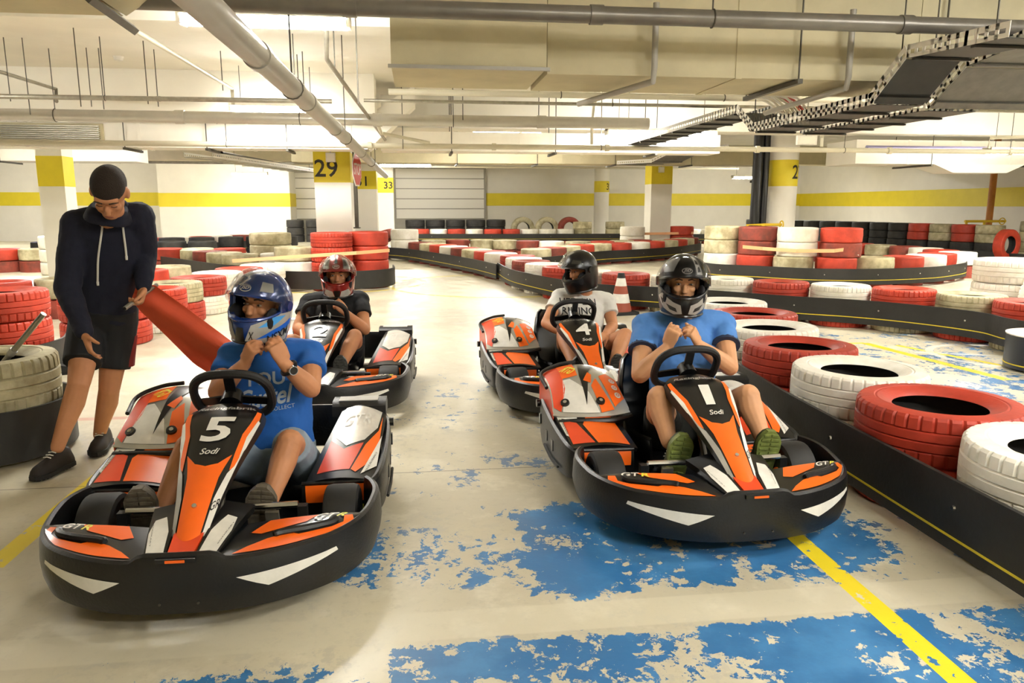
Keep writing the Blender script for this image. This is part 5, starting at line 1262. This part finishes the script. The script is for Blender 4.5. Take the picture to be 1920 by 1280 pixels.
make_helmet('black and silver full-face helmet on the driver of kart 1', J['head'], -13, 2, 1, 'blackg',
    [('poly', [(-62, 22), (-34, 27), (-26, 60), (-60, 58), (-88, 40)], 'sdecal', False, 0), ('poly', [(24, 22), (40, 20), (40, 66), (24, 70)], 'wdecal', False, 0), ('poly', [(27, 26), (37, 26), (36, 38), (30, 36)], 'blackg', False, 1), ('poly', [(27, 44), (37, 42), (37, 52), (29, 56)], 'blackg', False, 1), ('poly', [(48, 22), (84, 20), (90, 42), (56, 52)], 'dsteel', False, 0),
     ('poly', [(8, -47), (12, -30), (30, -26), (62, -14), (80, -20), (60, -40), (30, -50)], 'sdecal', True, 0), ('poly', [(20, -44), (24, -36), (50, -30), (40, -40)], 'blackg', True, 1), ('poly', [(55, -25), (70, -20), (62, -32)], 'blackg', True, 1)], 'wdecal', (40, '#6a6a70', .35))
# ---- driver of kart 5
dY = 3.44
J = dict(head=atY(491, 566, 3.38), neck=atY(498, 632, 3.46), sl=atY(438, 668, 3.48), sr=atY(583, 664, 3.48), el=atY(408, 735, 3.32), er=atY(583, 728, 3.28), wl=atY(459, 682, 3.24), wr=atY(533, 682, 3.20),
         hl=V((-.75, 3.42, .20)), hr=V((-.57, 3.42, .20)), kl=V((-.96, 3.10, .40)), kr=atY(543, 828, 3.08), al=V((-1.03, 2.92, .20)), ar=V((-.62, 2.92, .20)))
base = (-.66, 3.45, .08); t, mb, g, f = make_person('person', 'kart 5 driver in royal blue printed shirt with wristwatch', base, J, 'skin', build=.98)
Rh = rot3(-20, -3, 6); head(mb, g['head'] + Rh @ V((0, .01, -.01)), Rh, 1.0)
hand(mb, g['wl'], V(atY(474, 640, 3.20)) - J['wl'], (.75, .6, 0), 1, (35, 50, 45)); hand(mb, g['wr'], V(atY(512, 636, 3.18)) - J['wr'], (-.7, .65, .1), -1, (30, 45, 40))
blob('body', mb, 'skin', t, .0042, 2); face_bits(t, J['head'] + Rh @ V((0, .01, -.01)), Rh, 1., 'brown', base)
ts = tshirt(t, g, f, blue5, None, .98); shorts(t, g, f, grey_s, .86, .98)
ob = V(base); c0 = atY(495, 712, 3.3) - ob
v2, ff, asp = text2d("YOU'", 1., .02); project('print', ([(a * .20, b * .062) for a, b in v2], ff), c0 + V((.0, 0, .0)), (1, .06, .06), (0, .1, 1), ts, mat('grey print', '#aebccb', .7), ts, .004, .02)
v2, ff, asp = text2d('Custel', 1., .02, .25); project('print', ([(a * .24, b * .085) for a, b in v2], ff), c0 + V((-.005, 0, -.082)), (1, .06, .14), (0, .1, 1), ts, MATS['grey print'], ts, .004, .02)
v2, ff, asp = text2d('RED/COLLECT', 1., .0); project('print', ([(a * .16, b * .018) for a, b in v2], ff), c0 + V((.04, 0, -.135)), (1, .06, .12), (0, .1, 1), ts, MATS['grey print'], ts, .004, .02)
v2, ff = poly2d([(-.012, -.045), (.012, -.045), (.012, .045), (-.012, .045)]); project('print', (v2, ff), c0 + V((.125, 0, .012)), (1, .06, .06), (0, .1, 1), ts, MATS['grey print'], ts, .004, .02)
sole5 = mat('grey brown sole', '#6b6253', .6, var=.4, vscale=30); up5 = mat('brown grey shoe', '#4a4238', .7)
shoe(t, V((-1.055, 2.84, .072)), V((-1.065, 2.80, .335)), (0, 1, .2), base, up5, sole5, 1.15); shoe(t, V((-.645, 2.84, .062)), V((-.615, 2.80, .32)), (0, 1, .2), base, up5, sole5, 1.15)
# watch and ring
W_, E_ = g['wr'], g['er']; d = (W_ - E_).normalized(); x, y = frame(d); c = W_ - d * .03
wo = MB().tube([c + x * (.034 * math.cos(q)) + y * (.034 * math.sin(q)) for q in np.linspace(0, 2 * PI, 25)[:-1]], .009, 8, closed=True).build('wristwatch', 'blackg', t); fdir = (V((.15, -.9, .35)) - d * V((.15, -.9, .35)).dot(d)).normalized()
MB().cyl(c + fdir * .034, c + fdir * .046, .021, .020, n=24).build('watch_case', 'chrome', wo); MB().cyl(c + fdir * .046, c + fdir * .0475, .0165, n=24).build('watch_dial', mat('dark dial', '#2a2622', .2), wo)
bl = mat('metallic blue helmet', '#14387f', .18, coat=.6, metal=.2)
make_helmet('blue white and grey full-face helmet on the driver of kart 5', J['head'], -20, -3, 6, bl,
    [('poly', [(10, -50), (22, -24), (70, -8), (100, -6), (100, -48), (60, -53)], 'sdecal', True, 0), ('poly', [(34, -27), (60, -12), (84, -10), (60, -24)], mat('light blue decal', '#4aa0e8', .3, coat=.3), True, 1), ('poly', [(30, -46), (60, -30), (100, -14), (100, -22), (60, -40)], mat('mid blue decal', '#1f63d0', .3, coat=.3), True, 2),
     ('text', 'X', (22, -40), 10, 14, 'blackg', 0.), ('text', 'NSXM', (72, -38), 46, 13, 'blackg', .35), ('poly', [(-16, -52), (-6, -28), (8, -28), (10, -52)], 'blackg', False, 1), ('poly', [(30, 26), (56, 24), (58, 40), (34, 44)], 'sdecal', False, 0)], 'wdecal', (50, '#f4f7f8', .40), bl)
# ---- driver of kart 4
J = dict(head=atY(1087, 503, 5.72), neck=atY(1098, 540, 5.82), sl=atY(1050, 557, 5.86), sr=atY(1138, 565, 5.86), el=atY(1024, 606, 5.66), er=V((1.52, 5.72, .44)), wl=atY(1064, 628, 5.46), wr=V((1.40, 5.48, .42)),
         hl=V((1.16, 5.70, .20)), hr=V((1.34, 5.70, .20)), kl=atY(1057, 628, 5.36), kr=atY(1172, 628, 5.36), al=atY(1076, 685, 5.04), ar=V((1.34, 5.04, .25)))
base = (1.24, 5.72, .08); t, mb, g, f = make_person('person', 'kart 4 driver in white printed shirt looking left', base, J, 'skin')
Rh = rot3(-62, 12, 0); head(mb, g['head'] + Rh @ V((0, .01, -.01)), Rh, 1.0)
hand(mb, g['wl'], (.6, -.2, -.25), (0, .3, -1), -1, (15, 25, 20)); hand(mb, g['wr'], (-.5, -.5, -.2), (0, .2, -1), 1, (15, 25, 20))
blob('body', mb, 'skin', t, .0065, 3); face_bits(t, J['head'] + Rh @ V((0, .01, -.01)), Rh, 1., 'dark', base)
ts = tshirt(t, g, f, wcot, None, 1.); shorts(t, g, f, khaki, .6, 1.)
ob = V(base); c0 = atY(1086, 568, 5.7) - ob; bp_ = mat('black print', '#26262a', .7)
for body, sz, dz, dx in (('LIFE  LIN', (.29, .052), .014, 0.), ('RIDING', (.25, .056), -.06, .0)):
    v2, ff, asp = text2d(body, 1., .015); project('print', ([(a * sz[0], b * sz[1]) for a, b in v2], ff), c0 + V((dx, 0, dz)), (1, .03, -.05), (0, .15, 1), ts, bp_, ts, .004, .02)
csole = mat('patterned sole', '#5b5a55', .6, var=.6, vscale=60)
for s in 'lr': shoe(t, V((J['a' + s].x + .01, 4.98, .125)), V((J['a' + s].x + .02, 4.94, .36)), (0, 1, .2), base, 'rubber', csole, .95)
make_helmet('plain glossy black full-face helmet on the driver of kart 4', J['head'], -62, 12, 0, 'blackg', [('poly', [(28, 30), (60, 24), (66, 34), (34, 42)], 'dsteel', True, 0)], 'sdecal', (50, '#e4e6e8', .40))
# ---- driver of kart 2
J = dict(head=atY(633, 512, 5.82), neck=atY(632, 548, 5.92), sl=atY(580, 566, 5.95), sr=atY(676, 562, 5.95), el=V((-.93, 5.80, .46)), er=atY(684, 618, 5.74), wl=V((-.82, 5.58, .44)), wr=atY(648, 586, 5.60),
         hl=V((-.72, 5.82, .20)), hr=V((-.54, 5.82, .20)), kl=V((-.92, 5.46, .42)), kr=atY(665, 630, 5.48), al=V((-.90, 5.20, .25)), ar=V((-.565, 5.20, .26)))
base = (-.63, 5.85, .08); t, mb, g, f = make_person('person', 'kart 2 driver in black shirt with hand at the chin', base, J, 'skin')
Rh = rot3(2, 4, 0); head(mb, g['head'] + Rh @ V((0, .01, -.01)), Rh, 1.0)
hand(mb, g['wr'], V(atY(626, 562, 5.58)) - J['wr'], (-.5, .8, -.2), -1, (35, 50, 40)); hand(mb, g['wl'], (.4, -.6, 0), (0, .2, -1), -1, (25, 35, 30))
blob('body', mb, 'skin', t, .0065, 3); face_bits(t, J['head'] + Rh @ V((0, .01, -.01)), Rh, 1., 'dark', base)
tshirt(t, g, f, bcot, None, 1.); shorts(t, g, f, bcot, .75, 1.)
for s in 'lr': shoe(t, V((J['a' + s].x + .01, 5.125, .11)), V((J['a' + s].x + .02, 5.085, .37)), (0, 1, .2), base, 'rubber', csole, .95)
rd = mat('metallic red helmet', '#8e1f1a', .2, coat=.6, metal=.25)
make_helmet('red and silver full-face helmet on the driver of kart 2', J['head'], 2, 4, 0, rd,
    [('poly', [(26, 22), (54, 20), (60, 52), (36, 60)], 'sdecal', True, 0), ('poly', [(30, 30), (46, 30), (48, 50), (34, 54)], 'dsteel', True, 1), ('poly', [(-7, 40), (7, 40), (6, 60), (0, 72), (-6, 60)], 'blackg', False, 0), ('poly', [(10, -50), (16, -34), (44, -30), (60, -44), (40, -54)], 'sdecal', True, 0), ('poly', [(-9, -52), (-12, -32), (12, -32), (9, -52)], 'blackg', False, 1)], 'wdecal', (46, '#f2f0ea', .40), rd)
# ---- standing steward
J = dict(head=atY(205, 362, 3.98), neck=atY(203, 402, 4.10), sl=atY(143, 420, 4.18), sr=atY(262, 405, 4.22), el=atY(126, 540, 4.08), er=atY(272, 478, 4.30), wl=atY(160, 628, 3.90), wr=atY(268, 540, 4.16),
         hl=atY(168, 600, 4.36), hr=atY(222, 598, 4.38), kl=atY(148, 718, 4.10), kr=atY(205, 728, 4.32), al=atY(108, 838, 4.02), ar=atY(188, 828, 4.38), calf=V((0, 1, 0)))
J['al'].z = max(J['al'].z, .09); J['ar'].z = max(J['ar'].z, .09)
base = (-1.85, 4.2, 0.); t, mb, g, f = make_person('person', 'standing steward in navy hoodie and dark shorts holding a red flag', base, J, 'skin', build=1.0)
Rh = rot3(10, 46, 4); head(mb, g['head'], Rh, 1.04)
hand(mb, g['wl'], V(atY(172, 668, 3.84)) - J['wl'], (.8, .4, .2), 1, (8, 14, 12), thumb=(.7, .6, .4)); hand(mb, g['wr'], V(atY(262, 566, 4.12)) - J['wr'], (-.6, -.5, .4), -1, (40, 55, 40))
blob('body', mb, 'skin', t, .0060, 3); face_bits(t, J['head'], Rh, 1.04, 'dark', base, True)
# short dark hair cap
hm = MB(); c = g['head']
hm.ell(c + Rh @ V((0, .005, .053)), (.0785, .0985, .0925), Rh, 26, 18); hm.ell(c + Rh @ V((0, .036, .036)), (.0795, .094, .086), Rh, 22, 16); ho = blob('hair', hm, mat('short dark hair', '#2b211a', .9, bump=.6, bscale=220), t, .006, 2)
hd = tshirt(t, g, f, navy, None, 1.0, name='hoodie', long=True)
hb = MB(); nk = g['neck']; ringloft(hb, [(nk + f['up'] * -.03, f['rt'], f['fw'], .115, .10), (nk + f['up'] * .015, f['rt'], f['fw'], .10, .095), (nk + f['up'] * .04 - f['fw'] * .02, f['rt'], f['fw'], .082, .082)])
hb.ell(nk - f['fw'] * .085 + f['up'] * -.005, (.10, .055, .075)); blob('hood', hb, navy, hd, .008, 4)
cord = mat('white drawstring', '#d8d5ce', .7); ob = V(base)
for pts in ([(194, 408), (190, 440), (184, 485), (183, 528)], [(229, 402), (231, 430), (235, 462), (237, 480)]):
    P = []
    bv = BVHTree.FromPolygons([v.co for v in hd.data.vertices], [tuple(p.vertices) for p in hd.data.polygons]); cl = V((0, 0, CAM_H)) - ob
    for px, py in pts:
        d = ray(px, py).normalized(); h = bv.ray_cast(cl, d, 8.); P.append(h[0] - d * .012 if h[0] else atY(px, py, 4.0) - ob)
    MB().tube(catmull(P, 4), .0055, 6).build('drawstring', cord, hd); MB().cyl(P[-1], P[-1] + V((0, 0, -.02)), .007, .006, n=8).build('cord_tip', cord, hd)
tubs = MB(); so = shorts(t, g, f, dk, .70, 1.0, flare=.012)
H_, K_ = g['hr'], g['kr']; rp = MB()
rp.loft([[H_.lerp(K_, k) + V((.088 + .010 * k, -.02 + y, 0)) for y in (0, .05)] + [H_.lerp(K_, k) + V((.100 + .014 * k, .03 - y * .6, 0)) for y in (0, .05)] for k in (.25, .45, .69)]).build('side_panel', mat('dark red panel', '#7c1d1d', .8), so)
blk = mat('dark trainers', '#2a2320', .7, var=.3)
shoe(t, V((J['al'].x + .02, 4.10, .012)), V((J['al'].x - .06, 3.86, .012)), (0, 0, 1), base, blk, 'rubber', 1.0); shoe(t, V((J['ar'].x, 4.48, .012)), V((J['ar'].x + .03, 4.22, .012)), (0, 0, 1), base, blk, 'rubber', 1.0)
# ---- flag in his hand
a = atY(234, 578, 4.02); b = atY(288, 538, 4.22)
t = thing('signal_flag', 'red flag on a grey tube held by the steward', 'flag', a); o = V(a); ax = (b - a).normalized()
MB().cyl((0, 0, 0), ax * .26, .011, n=12).build('pole', 'steel', t); MB().cyl(-ax * .002, ax * .01, .0085, n=12).build('pole_bore', 'blackg', t)
def cloth(u, v):
    # u along the drooping length, v across
    A = interp(u, [(0., (258, 530)), (.14, (292, 536)), (.5, (362, 586)), (1., (455, 655))]); B = interp(u, [(0., (246, 562)), (.14, (264, 584)), (.45, (312, 630)), (.75, (365, 682)), (1., (420, 716))])
    px = A[0] + (B[0] - A[0]) * v; py = A[1] + (B[1] - A[1]) * v
    return atY(px, py, 4.20 - .02 * u + .045 * math.sin(v * 7 + u * 3) * (.3 + u) + .05 * v) - o
Patch(cloth, True).sheet('cloth', mat('red flag cloth', '#de5836', .75, var=.12, vscale=5), t, 22, 14, .003)
# ---- stick standing in the tyre at the left edge
a = atY(-10, 700, 4.42); b = atY(82, 588, 4.38)
t = thing('grey_stick', 'grey stick leaning out of the cream tyre at the left edge', 'stick', a); MB().cyl((0, 0, 0), b - a, .016, n=12).build('rod', 'steel', t); MB().cyl((b - a) * .32, (b - a) * .40, .021, n=12).build('joint', 'pvc', t); d = (a - b).normalized(); MB().cyl((0, 0, 0), d * .25, .016, n=10).build('lower_rod', 'steel', t)
# debris on the floor behind the steward
for px, py, lb in ((120, 700, 'dark rubber wedge on the floor behind the steward'), (168, 690, 'small dark rubber piece right of the rubber wedge')):
    q = G(px, py); t = thing('rubber_wedge', lb, 'wedge', (q.x, q.y, 0), .4); MB().prism([(-.12, -.06, 0), (.12, -.06, 0), (.10, -.06, .05), (-.02, -.06, .08)], (0, .12, 0)).build('block', 'rubber', t, 0); MB().box((0, 0, .004), (.26, .14, .008)).build('plate', 'black', t, 0)
# render economy
S.cycles.max_bounces = 5; S.cycles.diffuse_bounces = 4; S.cycles.glossy_bounces = 2; S.cycles.transmission_bounces = 4; S.cycles.transparent_max_bounces = 8; S.cycles.caustics_reflective = False; S.cycles.caustics_refractive = False
